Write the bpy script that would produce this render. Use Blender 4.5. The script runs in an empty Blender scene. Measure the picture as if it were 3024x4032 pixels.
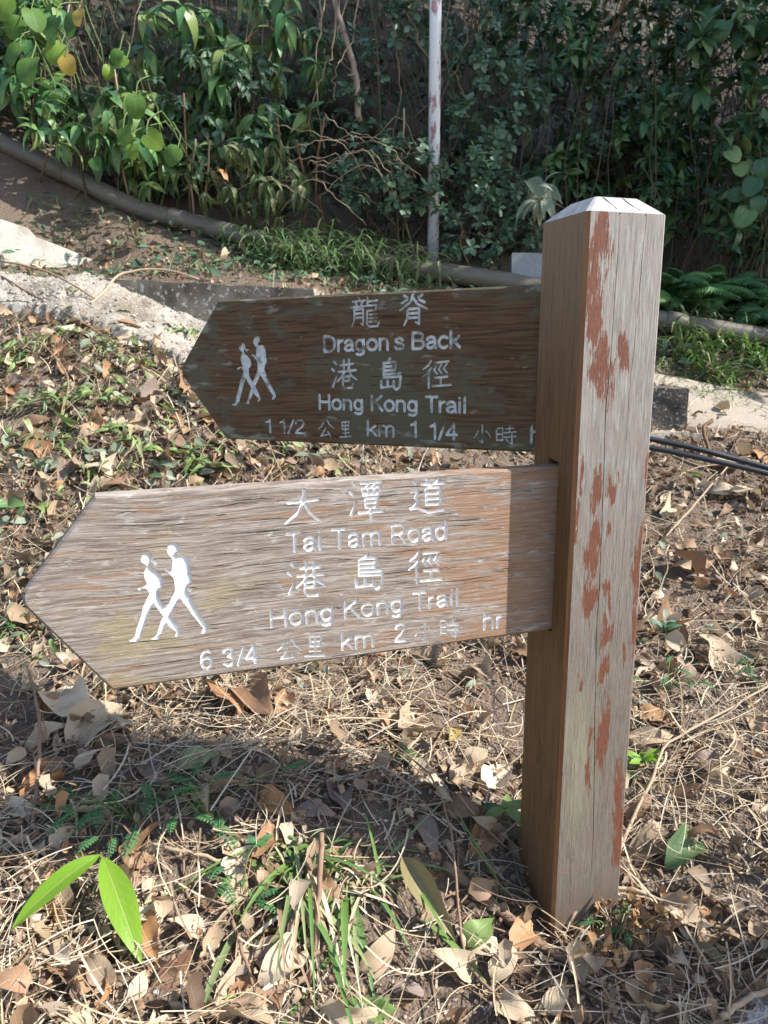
import bpy, math, random
import numpy as np
from mathutils import Vector, Matrix, geometry as mgeo

random.seed(7); RNG = np.random.default_rng(11)
PI = math.pi
SC = bpy.context.scene
COL = SC.collection

# ------------------------------------------------------------------ camera
CAM = np.array([0.0, 0.0, 1.1283]); PITCH = 0.2125; ROLL = -0.0022
FPX = 3086.8                                   # focal length in photo pixels (3024 x 4032)
_c, _s = math.cos(PITCH), math.sin(PITCH)
FWD = np.array([0, _c, -_s]); _u = np.array([0, _s, _c]); _r = np.array([1.0, 0, 0])
RGT = math.cos(ROLL) * _r + math.sin(ROLL) * _u
UPV = -math.sin(ROLL) * _r + math.cos(ROLL) * _u
cam = bpy.data.cameras.new('camera'); camo = bpy.data.objects.new('camera', cam); COL.objects.link(camo)
cam.sensor_fit = 'VERTICAL'; cam.sensor_height = 36; cam.lens = FPX / 4032 * 36
cam.clip_start = 0.05; cam.clip_end = 400
camo.matrix_world = Matrix(((RGT[0], UPV[0], -FWD[0], CAM[0]), (RGT[1], UPV[1], -FWD[1], CAM[1]), (RGT[2], UPV[2], -FWD[2], CAM[2]), (0, 0, 0, 1)))
cam.dof.use_dof = True; cam.dof.focus_distance = 1.36; cam.dof.aperture_fstop = 11.0
SC.camera = camo

# ------------------------------------------------------------------ light
SUN_EL = math.radians(41); SUN_AZ = math.radians(-10.8)     # azimuth measured from +X towards +Y
SUN = np.array([math.cos(SUN_EL) * math.cos(SUN_AZ), math.cos(SUN_EL) * math.sin(SUN_AZ), math.sin(SUN_EL)])
W = bpy.data.worlds.new('World'); SC.world = W; W.use_nodes = True
wn = W.node_tree; bg = wn.nodes['Background']
sky = wn.nodes.new('ShaderNodeTexSky'); sky.sky_type = 'NISHITA'; sky.sun_disc = False
sky.sun_elevation = SUN_EL; sky.sun_rotation = math.pi / 2 - SUN_AZ
wn.links.new(sky.outputs[0], bg.inputs[0]); bg.inputs[1].default_value = 0.15
sl = bpy.data.lights.new('sun', 'SUN'); sl.energy = 5.0; sl.angle = math.radians(0.5); sl.color = (1, 0.965, 0.91)
slo = bpy.data.objects.new('sun', sl); COL.objects.link(slo)
slo.rotation_euler = Vector(SUN).to_track_quat('Z', 'Y').to_euler()
SC.view_settings.view_transform = 'Standard'; SC.view_settings.look = 'None'
SC.view_settings.exposure = 1.02; SC.view_settings.gamma = 1; SC.view_settings.use_curve_mapping = False
SC.cycles.max_bounces = 6; SC.cycles.diffuse_bounces = 3; SC.cycles.transmission_bounces = 3; SC.cycles.glossy_bounces = 2
SC.cycles.denoising_prefilter = 'FAST'; SC.cycles.adaptive_threshold = 0.02

# ------------------------------------------------------------------ helpers: rays
K = 3024 / 1659                                # measured positions are in a 1659-wide view of the photo
def ray(px, py):
    x = (px * K - 1512) / FPX; y = (2016 - py * K) / FPX
    return FWD + RGT * x + UPV * y
def P(px, py, Y):                              # world point seen at (px,py) at forward distance Y
    d = ray(px, py); return CAM + d * (Y / d[1])
def ray_plane(px, py, p0, n):
    d = ray(px, py); t = np.dot(p0 - CAM, n) / np.dot(d, n); return CAM + d * t
def nrm(v):
    v = np.asarray(v, float); return v / (np.linalg.norm(v, axis=-1, keepdims=True) + 1e-12)

# ------------------------------------------------------------------ helpers: objects
def tag(o, label=None, cat=None, group=None, kind=None):
    if label: o['label'] = label
    if cat: o['category'] = cat
    if group: o['group'] = group
    if kind: o['kind'] = kind
    return o
def empty(name, loc=(0, 0, 0), rz=0):
    o = bpy.data.objects.new(name, None); COL.objects.link(o); o.location = Vector(loc); o.rotation_euler = (0, 0, rz)
    o.empty_display_size = 0.05; return o
def link(name, me, parent=None, mw=None):
    o = bpy.data.objects.new(name, me); COL.objects.link(o)
    if parent is not None:
        o.parent = parent
        pm = parent.matrix_basis
        if parent.parent is not None: pm = parent.parent.matrix_basis @ pm
        o.matrix_parent_inverse = pm.inverted()
    if mw is not None: o.matrix_basis = mw
    return o

class MB:
    """collects faces of many small shapes into one mesh, with uv and a random value per piece"""
    def __init__(s): s.V = []; s.F = []; s.U = []; s.R = []; s.M = []; s.n = 0
    def add(s, V, F, U=None, r=None, m=0):
        if len(F) == 0: return
        if len({len(f) for f in F}) > 1:
            for k in {len(f) for f in F}: s.add(V, [f for f in F if len(f) == k], U, r, m)
            return
        V = np.asarray(V, float); F = np.asarray(F, int)
        s.V.append(V); s.F.append(F + s.n); s.n += len(V)
        s.U.append(np.zeros((len(V), 2)) if U is None else np.asarray(U, float))
        s.R.append(np.full(len(V), RNG.random() if r is None else r, float)); s.M.append(np.full(len(F), m, int))
    def many(s, T, mats, rnd=None):
        V, F, U = T; n = len(mats); k = len(V)
        if n == 0: return
        mats = np.asarray(mats); W_ = np.einsum('nij,kj->nki', mats[:, :3, :3], V) + mats[:, None, :3, 3]
        s.V.append(W_.reshape(-1, 3))
        FF = (F[None] + (np.arange(n) * k)[:, None, None]).reshape(-1, F.shape[1]) + s.n
        s.F.append(FF); s.n += n * k; s.U.append(np.tile(U, (n, 1)))
        r = RNG.random(n) if rnd is None else np.asarray(rnd); s.R.append(np.repeat(r, k)); s.M.append(np.zeros(len(FF), int))
    def mesh(s, name, mats, smooth=True):
        V = np.concatenate(s.V); me = bpy.data.meshes.new(name)
        li = np.concatenate([f.ravel() for f in s.F]); lt = np.concatenate([np.full(len(f), f.shape[1]) for f in s.F])
        me.vertices.add(len(V)); me.vertices.foreach_set('co', V.ravel())
        me.loops.add(len(li)); me.loops.foreach_set('vertex_index', li.astype(np.int32))
        me.polygons.add(len(lt)); me.polygons.foreach_set('loop_start', (np.cumsum(lt) - lt).astype(np.int32)); me.polygons.foreach_set('loop_total', lt.astype(np.int32))
        me.polygons.foreach_set('material_index', np.concatenate(s.M).astype(np.int32))
        me.polygons.foreach_set('use_smooth', np.full(len(lt), smooth))
        uv = me.uv_layers.new(name='uv'); U = np.concatenate(s.U); uv.data.foreach_set('uv', U[li].ravel())
        at = me.attributes.new('rnd', 'FLOAT', 'POINT'); at.data.foreach_set('value', np.concatenate(s.R))
        for m in (mats if isinstance(mats, (list, tuple)) else [mats]): me.materials.append(m)
        me.update(); me.validate(); return me
    def obj(s, name, mats, parent=None, smooth=True): return link(name, s.mesh(name, mats, smooth), parent)

# ------------------------------------------------------------------ helpers: value noise in numpy
def _hash(i, j, k):
    h = (i * 374761393 + j * 668265263 + k * 1274126177) & 0x7fffffff
    h = ((h ^ (h >> 13)) * 1274126177) & 0x7fffffff
    return ((h ^ (h >> 16)) & 0xffff) / 65535.0
def vnoise(p, seed=0):
    p = np.asarray(p, float); i = np.floor(p).astype(np.int64); f = p - i; f = f * f * (3 - 2 * f)
    def H(a, b): return _hash(i[..., 0] + a, i[..., 1] + b, np.int64(seed))
    return (H(0, 0) * (1 - f[..., 0]) + H(1, 0) * f[..., 0]) * (1 - f[..., 1]) + (H(0, 1) * (1 - f[..., 0]) + H(1, 1) * f[..., 0]) * f[..., 1]
def fbm(p, o=4, seed=0):
    a = 0; w = 0.5
    for k in range(o): a = a + w * vnoise(np.asarray(p) * 2 ** k, seed + k); w *= 0.5
    return a

# ------------------------------------------------------------------ helpers: materials
class NT:
    def __init__(s, name, rough=0.8):
        s.m = bpy.data.materials.new(name); s.m.use_nodes = True; s.t = s.m.node_tree; s.b = s.t.nodes['Principled BSDF']
        s.b.inputs['Roughness'].default_value = rough; s.out = s.t.nodes['Material Output']
        s.b.inputs['Specular IOR Level'].default_value = 0.35
    def n(s, t, **kw):
        x = s.t.nodes.new(t)
        for k, v in kw.items(): setattr(x, k, v)
        return x
    def put(s, sock, v):
        if hasattr(v, 'is_output') or isinstance(v, bpy.types.NodeSocket): s.t.links.new(v, sock)
        elif isinstance(v, (tuple, list)) and len(v) == 3 and len(sock.default_value) == 4: sock.default_value = (*v, 1)
        else: sock.default_value = v
    def math(s, op, a, b=None, c=None, clamp=False):
        x = s.n('ShaderNodeMath', operation=op); x.use_clamp = clamp
        for i, v in enumerate((a, b, c)):
            if v is not None: s.put(x.inputs[i], v)
        return x.outputs[0]
    def vmath(s, op, a, b=None, c=None):
        x = s.n('ShaderNodeVectorMath', operation=op)
        for i, v in enumerate((a, b, c)):
            if v is not None: s.put(x.inputs[i], v)
        return x.outputs['Value'] if op in ('LENGTH', 'DOT_PRODUCT', 'DISTANCE') else x.outputs[0]
    def mix(s, f, a, b, mode='MIX'):
        x = s.n('ShaderNodeMix', data_type='RGBA', blend_type=mode); s.put(x.inputs[0], f); s.put(x.inputs[6], a); s.put(x.inputs[7], b); return x.outputs[2]
    def obj(s): return s.n('ShaderNodeTexCoord').outputs['Object']
    def uv(s): return s.n('ShaderNodeTexCoord').outputs['UV']
    def sep(s, v): x = s.n('ShaderNodeSeparateXYZ'); s.put(x.inputs[0], v); return x.outputs
    def scale(s, v, sc): return s.vmath('MULTIPLY', v, sc)
    def noise(s, v, sc=5, det=4, rough=0.55, dist=0.0, out=0):
        x = s.n('ShaderNodeTexNoise'); s.put(x.inputs['Vector'], v); x.inputs['Scale'].default_value = sc; x.inputs['Detail'].default_value = det
        x.inputs['Roughness'].default_value = rough; x.inputs['Distortion'].default_value = dist; return x.outputs[out]
    def vor(s, v, sc=5, feat='F1', out=0):
        x = s.n('ShaderNodeTexVoronoi', feature=feat); s.put(x.inputs['Vector'], v); x.inputs['Scale'].default_value = sc; return x.outputs[out]
    def ramp(s, f, a, b, c=0.0, d=1.0):
        x = s.n('ShaderNodeMapRange'); x.interpolation_type = 'SMOOTHSTEP'
        for i, v in enumerate((f, a, b, c, d)): s.put(x.inputs[i], v)
        return x.outputs[0]
    def bump(s, h, st=0.5, dist=0.002, nin=None):
        x = s.n('ShaderNodeBump'); x.inputs['Strength'].default_value = st; x.inputs['Distance'].default_value = dist; s.put(x.inputs['Height'], h)
        if nin is not None: s.put(x.inputs['Normal'], nin)
        return x.outputs[0]
    def rnd(s):
        a = s.n('ShaderNodeAttribute', attribute_name='rnd').outputs['Fac']; o = s.n('ShaderNodeObjectInfo').outputs['Random']
        return s.math('FRACT', s.math('ADD', a, o))
    def fin(s, col=None, nor=None, rough=None):
        if col is not None: s.put(s.b.inputs['Base Color'], col)
        if nor is not None: s.put(s.b.inputs['Normal'], nor)
        if rough is not None: s.put(s.b.inputs['Roughness'], rough)
        return s.m

def leaf_mat(name, cols, rough=0.45, trans=0.3, vein=0.25, tcol=None, spots=0.0):
    s = NT(name, rough); r = s.rnd(); u = s.sep(s.uv())
    c = cols[0]
    for i, cc in enumerate(cols[1:]):
        k = (i + 1) / len(cols); c = s.mix(s.ramp(r, k - 0.06, k + 0.06), c, cc)
    n = s.noise(s.obj(), 38, 3); c = s.mix(s.math('MULTIPLY', n, 0.55), c, (0.5, 0.5, 0.5), 'OVERLAY')
    d = s.math('ABSOLUTE', s.math('SUBTRACT', u[1], 0.5))
    rib = s.ramp(d, 0.045, 0.008)
    sv = s.math('ABSOLUTE', s.math('SUBTRACT', s.math('FRACT', s.math('MULTIPLY', s.math('SUBTRACT', u[0], s.math('MULTIPLY', d, 0.55)), 8.0)), 0.5))
    sv = s.ramp(sv, 0.10, 0.02); vv = s.math('MAXIMUM', rib, s.math('MULTIPLY', sv, 0.45))
    light = s.mix(0.5, c, (0.45, 0.42, 0.2)); c2 = s.mix(s.math('MULTIPLY', vv, vein), c, light)
    if spots:
        sp = s.ramp(s.noise(s.obj(), 120, 2), 0.62, 0.7); c2 = s.mix(s.math('MULTIPLY', sp, spots), c2, (0.05, 0.03, 0.015))
    h = s.math('ADD', s.math('MULTIPLY', vv, -0.6), s.math('MULTIPLY', n, 0.8))
    s.fin(c2, s.bump(h, 0.5, 0.0015))
    if trans:
        tr = s.n('ShaderNodeBsdfTranslucent'); s.put(tr.inputs[0], s.mix(0.5, c2, tcol) if tcol else c2)
        mx = s.n('ShaderNodeMixShader'); mx.inputs[0].default_value = trans
        s.t.links.new(s.b.outputs[0], mx.inputs[1]); s.t.links.new(tr.outputs[0], mx.inputs[2]); s.t.links.new(mx.outputs[0], s.out.inputs[0])
    return s.m
def bark_mat(name, a, b, sc=60, st=(1, 1, 0.25)):
    s = NT(name, 0.85); v = s.obj(); n = s.noise(s.scale(v, st), sc, 5, 0.6); c = s.mix(n, a, b)
    r = s.rnd(); c = s.mix(s.math('MULTIPLY', r, 0.35), c, tuple(x * 0.45 for x in a)); return s.fin(c, s.bump(n, 0.6, 0.003))

M = {}
M['big_leaf'] = leaf_mat('big_leaf', [(0.06, 0.16, 0.055), (0.10, 0.21, 0.065), (0.055, 0.135, 0.06), (0.15, 0.25, 0.075), (0.18, 0.24, 0.075)], 0.36, 0.22, 0.3)
M['shade_leaf'] = leaf_mat('shade_leaf', [(0.025, 0.055, 0.025), (0.035, 0.07, 0.03), (0.05, 0.05, 0.025)], 0.6, 0.15, 0.1)  # leaf colour taken down to put shade between the bank shrubs
M['mid_leaf'] = leaf_mat('mid_leaf', [(0.04, 0.105, 0.045), (0.055, 0.13, 0.05), (0.036, 0.095, 0.048), (0.10, 0.18, 0.06), (0.14, 0.21, 0.07)], 0.3, 0.2, 0.25)
M['small_leaf'] = leaf_mat('small_leaf', [(0.10, 0.18, 0.105), (0.08, 0.15, 0.09), (0.13, 0.20, 0.13), (0.085, 0.16, 0.075)], 0.4, 0.22, 0.2)
M['heart_leaf'] = leaf_mat('heart_leaf', [(0.085, 0.18, 0.03), (0.15, 0.25, 0.03), (0.06, 0.145, 0.035)], 0.55, 0.35, 0.3)
M['yellow_leaf'] = leaf_mat('yellow_leaf', [(0.42, 0.30, 0.06), (0.34, 0.26, 0.05)], 0.5, 0.3, 0.2, spots=0.5)
M['lime_leaf'] = leaf_mat('lime_leaf', [(0.155, 0.30, 0.022), (0.18, 0.33, 0.026)], 0.36, 0.35, 0.7)
M['wilt_leaf'] = leaf_mat('wilt_leaf', [(0.10, 0.15, 0.06), (0.14, 0.18, 0.07), (0.07, 0.12, 0.05), (0.17, 0.17, 0.08)], 0.5, 0.25, 0.35)
M['pale_leaf'] = leaf_mat('pale_leaf', [(0.22, 0.26, 0.18), (0.29, 0.32, 0.24), (0.16, 0.20, 0.13)], 0.55, 0.25, 0.2)
M['cut_leaf'] = leaf_mat('cut_leaf', [(0.19, 0.28, 0.08), (0.14, 0.23, 0.07), (0.25, 0.32, 0.12), (0.11, 0.18, 0.075), (0.30, 0.33, 0.16)], 0.42, 0.3, 0.4)
M['fern'] = leaf_mat('fern', [(0.075, 0.19, 0.06), (0.11, 0.23, 0.07), (0.06, 0.15, 0.055)], 0.5, 0.25, 0.1)
M['mimosa'] = leaf_mat('mimosa', [(0.055, 0.15, 0.06), (0.075, 0.19, 0.06)], 0.5, 0.25, 0.1)
M['bank_grass'] = leaf_mat('bank_grass', [(0.13, 0.225, 0.085), (0.19, 0.28, 0.12), (0.10, 0.185, 0.075), (0.28, 0.32, 0.18)], 0.4, 0.3, 0.25)
M['grass'] = leaf_mat('grass', [(0.14, 0.25, 0.06), (0.19, 0.30, 0.08), (0.10, 0.20, 0.055), (0.28, 0.32, 0.14)], 0.4, 0.3, 0.25)
M['olive_tan'] = leaf_mat('olive_tan', [(0.20, 0.165, 0.075), (0.18, 0.145, 0.065)], 0.45, 0.2, 0.5)
M['straw'] = leaf_mat('straw', [(0.56, 0.45, 0.29), (0.42, 0.32, 0.19), (0.66, 0.56, 0.40), (0.26, 0.17, 0.10), (0.48, 0.42, 0.32)], 0.6, 0.15, 0.1)
M['rust_leaf'] = leaf_mat('rust_leaf', [(0.31, 0.17, 0.075), (0.38, 0.245, 0.12), (0.24, 0.125, 0.06)], 0.6, 0.25, 0.2)
DEAD = {
 'tan': [(0.43, 0.33, 0.22), (0.50, 0.40, 0.28), (0.36, 0.265, 0.175)],
 'brown': [(0.22, 0.125, 0.07), (0.17, 0.095, 0.06), (0.28, 0.165, 0.09)],
 'pale': [(0.54, 0.43, 0.30), (0.60, 0.50, 0.37), (0.48, 0.37, 0.25)],
 'mauve': [(0.20, 0.145, 0.12), (0.25, 0.185, 0.155), (0.15, 0.11, 0.095)],
 'orange': [(0.36, 0.18, 0.08), (0.42, 0.23, 0.11), (0.31, 0.16, 0.08)]}
for k, c in DEAD.items(): M['dead_' + k] = leaf_mat('dead_' + k, c, 0.6, 0.2, 0.45, spots=0.35)
M['litter'] = leaf_mat('litter', [(0.29, 0.20, 0.12), (0.42, 0.31, 0.20), (0.15, 0.09, 0.058), (0.50, 0.40, 0.28), (0.21, 0.155, 0.12), (0.35, 0.19, 0.095), (0.34, 0.26, 0.17), (0.10, 0.065, 0.045), (0.26, 0.16, 0.09)], 0.65, 0.15, 0.3, spots=0.3)
M['twig'] = bark_mat('twig', (0.30, 0.20, 0.13), (0.16, 0.09, 0.055))
M['twig_pale'] = bark_mat('twig_pale', (0.46, 0.35, 0.24), (0.30, 0.21, 0.13))
M['stem'] = bark_mat('stem', (0.13, 0.10, 0.06), (0.07, 0.055, 0.03))
M['stem_green'] = bark_mat('stem_green', (0.16, 0.22, 0.07), (0.10, 0.15, 0.05))
M['orange_bark'] = bark_mat('orange_bark', (0.24, 0.13, 0.06), (0.14, 0.08, 0.04))
M['pink_bark'] = bark_mat('pink_bark', (0.42, 0.32, 0.25), (0.28, 0.20, 0.15), 30)
M['trunk'] = bark_mat('trunk', (0.16, 0.12, 0.09), (0.07, 0.05, 0.04), 22)
M['log'] = bark_mat('log', (0.15, 0.11, 0.075), (0.06, 0.045, 0.035), 18, (0.3, 1, 1))

# ------------------------------------------------------------------ terrain
CP = []
for px, py, z in ((-100, 2212, .12), (0, 2212, .10), (400, 2212, .05), (830, 2212, -.02), (1300, 2212, -.02), (1659, 2212, -.03), (1190, 2005, -.015), (1340, 1900, .015), (996, 1897, .07), (863, 1837, .115)):
    d = ray(px, py); t = (z - CAM[2]) / d[2]; CP.append(CAM + d * t)
for a in ((100, 1850, 1.34), (600, 1800, 1.41), (1000, 1800, 1.46), (1550, 1800, 1.5), (-100, 1500, 1.85), (100, 1500, 1.85), (700, 1500, 1.9), (1000, 1500, 1.93), (1550, 1500, 1.95),
          (-150, 1100, 2.42), (50, 1100, 2.45), (900, 1000, 2.95), (1550, 1200, 2.6), (1550, 1040, 3.1), (50, 900, 2.85), (350, 830, 3.05), (-200, 760, 3.3), (50, 690, 3.5), (400, 760, 3.25),
          (450, 580, 4.1), (250, 510, 4.3), (640, 605, 4.0), (-150, 330, 4.6), (0, 322, 4.7), (300, 472, 4.55), (640, 565, 4.4), (1000, 622, 4.3), (1430, 715, 4.2), (1640, 755, 4.15),
          (1600, 915, 3.5), (1600, 830, 3.9), (1600, 960, 3.3), (900, 800, 3.55), (1200, 880, 3.5), (450, 695, 3.52), (300, 655, 3.60), (190, 620, 3.70), (640, 725, 3.48), (450, 614, 3.76), (640, 630, 3.72), (250, 602, 3.90), (0, 602, 3.84), (120, 604, 3.98), (212, 606, 4.08), (90, 480, 4.38)):
    CP.append(P(*a))
def zpipe(x): return 1.47 - 0.30 * (x - 0.45)
for x in (-14, -9, -6, -4, -2.5, -1, 0.5, 2, 3.5, 6, 9, 14):
    zp = min(max(zpipe(x), 0.6), 3.2)
    for Y, dz in ((5.4, .55), (7, 2.0), (9.5, 3.9), (15, 7.0), (40, 16)): CP.append(np.array([x, Y, zp + dz]))
    if abs(x) > 3.4:
        for Y, f in ((4.4, 1.0), (3.2, .72), (2.0, .33), (1.2, .05)): CP.append(np.array([x, Y, zp * f]))
    CP.append(np.array([x, 0.0, -.12])); CP.append(np.array([x, -3.0, -.7])); CP.append(np.array([x, -15, -3.0])); CP.append(np.array([x, -40, -6.0]))
CP = np.array(CP)
def _k(r2): return np.where(r2 > 1e-12, r2 * np.log(r2 + 1e-12), 0)
_n = len(CP); _A = np.zeros((_n + 3, _n + 3)); _d2 = ((CP[:, None, :2] - CP[None, :, :2]) ** 2).sum(-1)
_A[:_n, :_n] = _k(_d2) + np.eye(_n) * 0.004; _A[:_n, _n] = 1; _A[:_n, _n + 1:] = CP[:, :2]; _A[_n, :_n] = 1; _A[_n + 1:, :_n] = CP[:, :2].T
_W = np.linalg.solve(_A, np.r_[CP[:, 2], 0, 0, 0])
KA = np.array([P(186, 606, 3.78)[:2], P(674, 634, 3.55)[:2]])      # the step kerb: ground drops in front of it
def gz(x, y):
    x = np.asarray(x, float); y = np.asarray(y, float); sh = x.shape; x = x.ravel(); y = y.ravel(); o = np.empty(len(x))
    for i in range(0, len(x), 20000):
        a = x[i:i + 20000, None]; b = y[i:i + 20000, None]
        ka = (KA[1] - KA[0]); kl = np.hypot(*ka); ka = ka / kl; rx = a[:, 0] - KA[0, 0]; ry = b[:, 0] - KA[0, 1]; ks = (rx * ka[0] + ry * ka[1]) / kl; kd = rx * ka[1] - ry * ka[0]
        step = np.clip(ks * 1.7, 0, 1) * np.clip((1.25 - ks) * 5, 0, 1) * np.clip((kd + .09) / .07, 0, 1) * np.exp(-(np.maximum(kd, 0) / .38) ** 2)
        o[i:i + 20000] = -.15 * step + _k((a - CP[None, :, 0]) ** 2 + (b - CP[None, :, 1]) ** 2) @ _W[:_n] + _W[_n] + a[:, 0] * _W[_n + 1] + b[:, 0] * _W[_n + 2]
    return o.reshape(sh)
def rough_z(x, y):
    p = np.stack([np.asarray(x), np.asarray(y)], -1)
    return 0.035 * (fbm(p * 3.1, 4, 3) - 0.47) + 0.012 * (fbm(p * 22, 3, 9) - .44)
def ground_z(x, y): return gz(x, y) + rough_z(x, y)
def ground_n(x, y):
    e = 0.03; a = gz(x, y); dx = (gz(np.asarray(x) + e, y) - a) / e; dy = (gz(x, np.asarray(y) + e) - a) / e
    return nrm(np.stack([-dx, -dy, np.ones_like(dx)], -1))
def ground_at(px, py, z_off=0.0):              # where the line of sight through a photo position meets the ground
    d = ray(px, py); ts = np.linspace(0.6, 9, 700) / d[1]; pts = CAM + ts[:, None] * d
    below = pts[:, 2] < ground_z(pts[:, 0], pts[:, 1]) + z_off
    i = int(np.argmax(below)) if below.any() else len(ts) - 1
    return pts[i]

def axis(lo, hi, a, b, st, grow=1.28):
    v = list(np.arange(a, b, st)); s = st; x = a; L = []
    while x > lo: s *= grow; x -= s; L.append(x)
    s = st; x = v[-1]
    while x < hi: s *= grow; x += s; v.append(x)
    return np.array(L[::-1] + v)
gx = axis(-60, 60, -2.6, 2.6, 0.022); gy = axis(-45, 60, 0.6, 4.9, 0.022)
XX, YY = np.meshgrid(gx, gy); ZZ = ground_z(XX, YY)
nx, ny = len(gx), len(gy); idx = np.arange(nx * ny).reshape(ny, nx)
gb = MB(); gb.add(np.stack([XX, YY, ZZ], -1).reshape(-1, 3), np.stack([idx[:-1, :-1], idx[:-1, 1:], idx[1:, 1:], idx[1:, :-1]], -1).reshape(-1, 4), np.stack([XX, YY], -1).reshape(-1, 2))
s = NT('soil', 0.95); v = s.obj(); n1 = s.noise(v, 6, 5); n2 = s.noise(v, 45, 5, 0.65); n3 = s.vor(v, 140)
c = s.mix(n1, (0.115, 0.082, 0.057), (0.205, 0.155, 0.115)); c = s.mix(s.math('MULTIPLY', n2, 0.7), c, (0.09, 0.062, 0.043)); c = s.mix(s.ramp(n3, 0.25, 0.05, 0, 0.5), c, (0.42, 0.34, 0.28))
yy = s.sep(v)[1]; c = s.mix(s.ramp(yy, 4.9, 5.6, 0, 0.9), c, (0.055, 0.04, 0.028))  # soil darkens up the bank, shade put into its colour
s.fin(c, s.bump(s.math('ADD', s.math('MULTIPLY', n3, 0.5), n2), 0.9, 0.012)); M['soil'] = s.m
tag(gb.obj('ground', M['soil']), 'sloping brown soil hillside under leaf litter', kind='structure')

# ------------------------------------------------------------------ templates
def leaf(nl=6, nw=2, prof='ellip', wid=0.35, fold=0.15, curl=0.3, wave=0.0, twist=0.0, side=0.0, seed=0, jag=0.0):
    rg = np.random.default_rng(seed); t = np.linspace(0, 1, nl + 1); q = np.linspace(-1, 1, 2 * nw + 1) if nw > 1 else np.linspace(-1, 1, 3)
    if prof == 'ellip': w = np.sin(PI * t ** 0.9) ** 0.85
    elif prof == 'lance': w = np.sin(PI * t ** 0.75) ** 1.0 * (1 - 0.25 * t)
    elif prof == 'ovate': w = np.sin(PI * t ** 0.62) ** 0.9
    elif prof == 'obov': w = np.sin(PI * t ** 1.5) ** 0.8
    elif prof == 'blade': w = np.minimum(1, (1 - t) * 3) * np.minimum(1, 0.55 + t * 2)
    elif prof == 'heart': w = np.sqrt(np.clip(1 - (np.abs(t - 0.36) / np.where(t < .36, .38, .66)) ** 1.9, 0, 1))
    else: w = np.sin(PI * t ** 0.8) * (1 + 0.3 * np.sin(t * 17 + seed) + 0.2 * np.sin(t * 31 + seed * 2))
    w = np.maximum(w, 0.03) * wid
    T, Q = np.meshgrid(t, q, indexing='ij'); w2 = w[:, None] * (1 + jag * (rg.random(T.shape) - 0.5))
    x = T.copy(); y = Q * w2
    if prof == 'heart': x = x - 0.16 * np.abs(Q) * np.clip(1 - T * 2.2, 0, 1)
    z = fold * np.abs(y) + wave * np.sin(T * 9 + Q * 2.0 + seed) * np.abs(Q) * wid + side * y * y / max(wid, .01)
    ang = curl * T; X = x * np.cos(ang * 0.8); Z = z + -x * np.sin(ang * 0.8)
    tw = twist * T; Y2 = y * np.cos(tw) - Z * np.sin(tw) * 0.3; Z = Z + y * np.sin(tw)
    m = len(q); i = np.arange((nl + 1) * m).reshape(nl + 1, m)
    F = np.stack([i[:-1, :-1], i[1:, :-1], i[1:, 1:], i[:-1, 1:]], -1).reshape(-1, 4)
    return np.stack([X, Y2, Z], -1).reshape(-1, 3), F, np.stack([T, Q * .5 + .5], -1).reshape(-1, 2)
def tube(pts, rad, n=5):
    pts = np.asarray(pts, float); m = len(pts); rad = np.broadcast_to(np.asarray(rad, float), (m,))
    tg = nrm(np.gradient(pts, axis=0)); a = np.array([0.31, 0.17, 0.93]); s1 = nrm(np.cross(tg, a)); s2 = np.cross(tg, s1)
    th = np.arange(n) / n * 2 * PI
    V = pts[:, None] + rad[:, None, None] * (np.cos(th)[None, :, None] * s1[:, None] + np.sin(th)[None, :, None] * s2[:, None])
    i = np.arange(m * n).reshape(m, n); j = np.roll(i, -1, 1)
    F = np.stack([i[:-1], j[:-1], j[1:], i[1:]], -1).reshape(-1, 4)
    U = np.stack([np.repeat(np.linspace(0, 1, m), n), np.tile(np.arange(n) / n, m)], -1)
    return V.reshape(-1, 3), F, U
def cap_tube(pts, rad, n=8):                    # tube whose ends are closed by a tiny ring
    pts = np.asarray(pts, float); rad = np.broadcast_to(np.asarray(rad, float), (len(pts),))
    d0 = nrm(pts[0] - pts[1]); d1 = nrm(pts[-1] - pts[-2])
    return tube(np.vstack([pts[0] + d0 * 1e-4, pts, pts[-1] + d1 * 1e-4]), np.r_[1e-4, rad, 1e-4], n)
def spline(pts, n=12):                          # smooth curve through points
    pts = np.asarray(pts, float); k = len(pts)
    if k == 2: t = np.linspace(0, 1, n)[:, None]; return pts[0] * (1 - t) + pts[1] * t
    pp = np.vstack([2 * pts[0] - pts[1], pts, 2 * pts[-1] - pts[-2]]); out = []
    for u in np.linspace(0, k - 1 - 1e-6, n):
        i = int(u); f = u - i; a, b, c, d = pp[i:i + 4]
        out.append(0.5 * ((2 * b) + (c - a) * f + (2 * a - 5 * b + 4 * c - d) * f * f + (3 * b - a - 3 * c + d) * f ** 3))
    return np.array(out)
def wob(pts, amp, seed=0):
    rg = np.random.default_rng(seed); return pts + rg.normal(0, amp, pts.shape)
def mats_from(pos, d, nor, size, roll=None):    # arrays: leaf base, direction to tip, up normal, length
    d = nrm(d); y = nrm(np.cross(nor, d)); z = np.cross(d, y); n = len(pos)
    m = np.zeros((n, 4, 4)); sz = np.broadcast_to(np.asarray(size, float), (n,))[:, None]
    m[:, :3, 0] = d * sz; m[:, :3, 1] = y * sz; m[:, :3, 2] = z * sz; m[:, :3, 3] = pos; m[:, 3, 3] = 1; return m
def rdir(n): return nrm(RNG.normal(size=(n, 3)))
def mesh_of(T, name, mat):
    b = MB(); b.add(*T, r=0.0); return b.mesh(name, mat)
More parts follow.
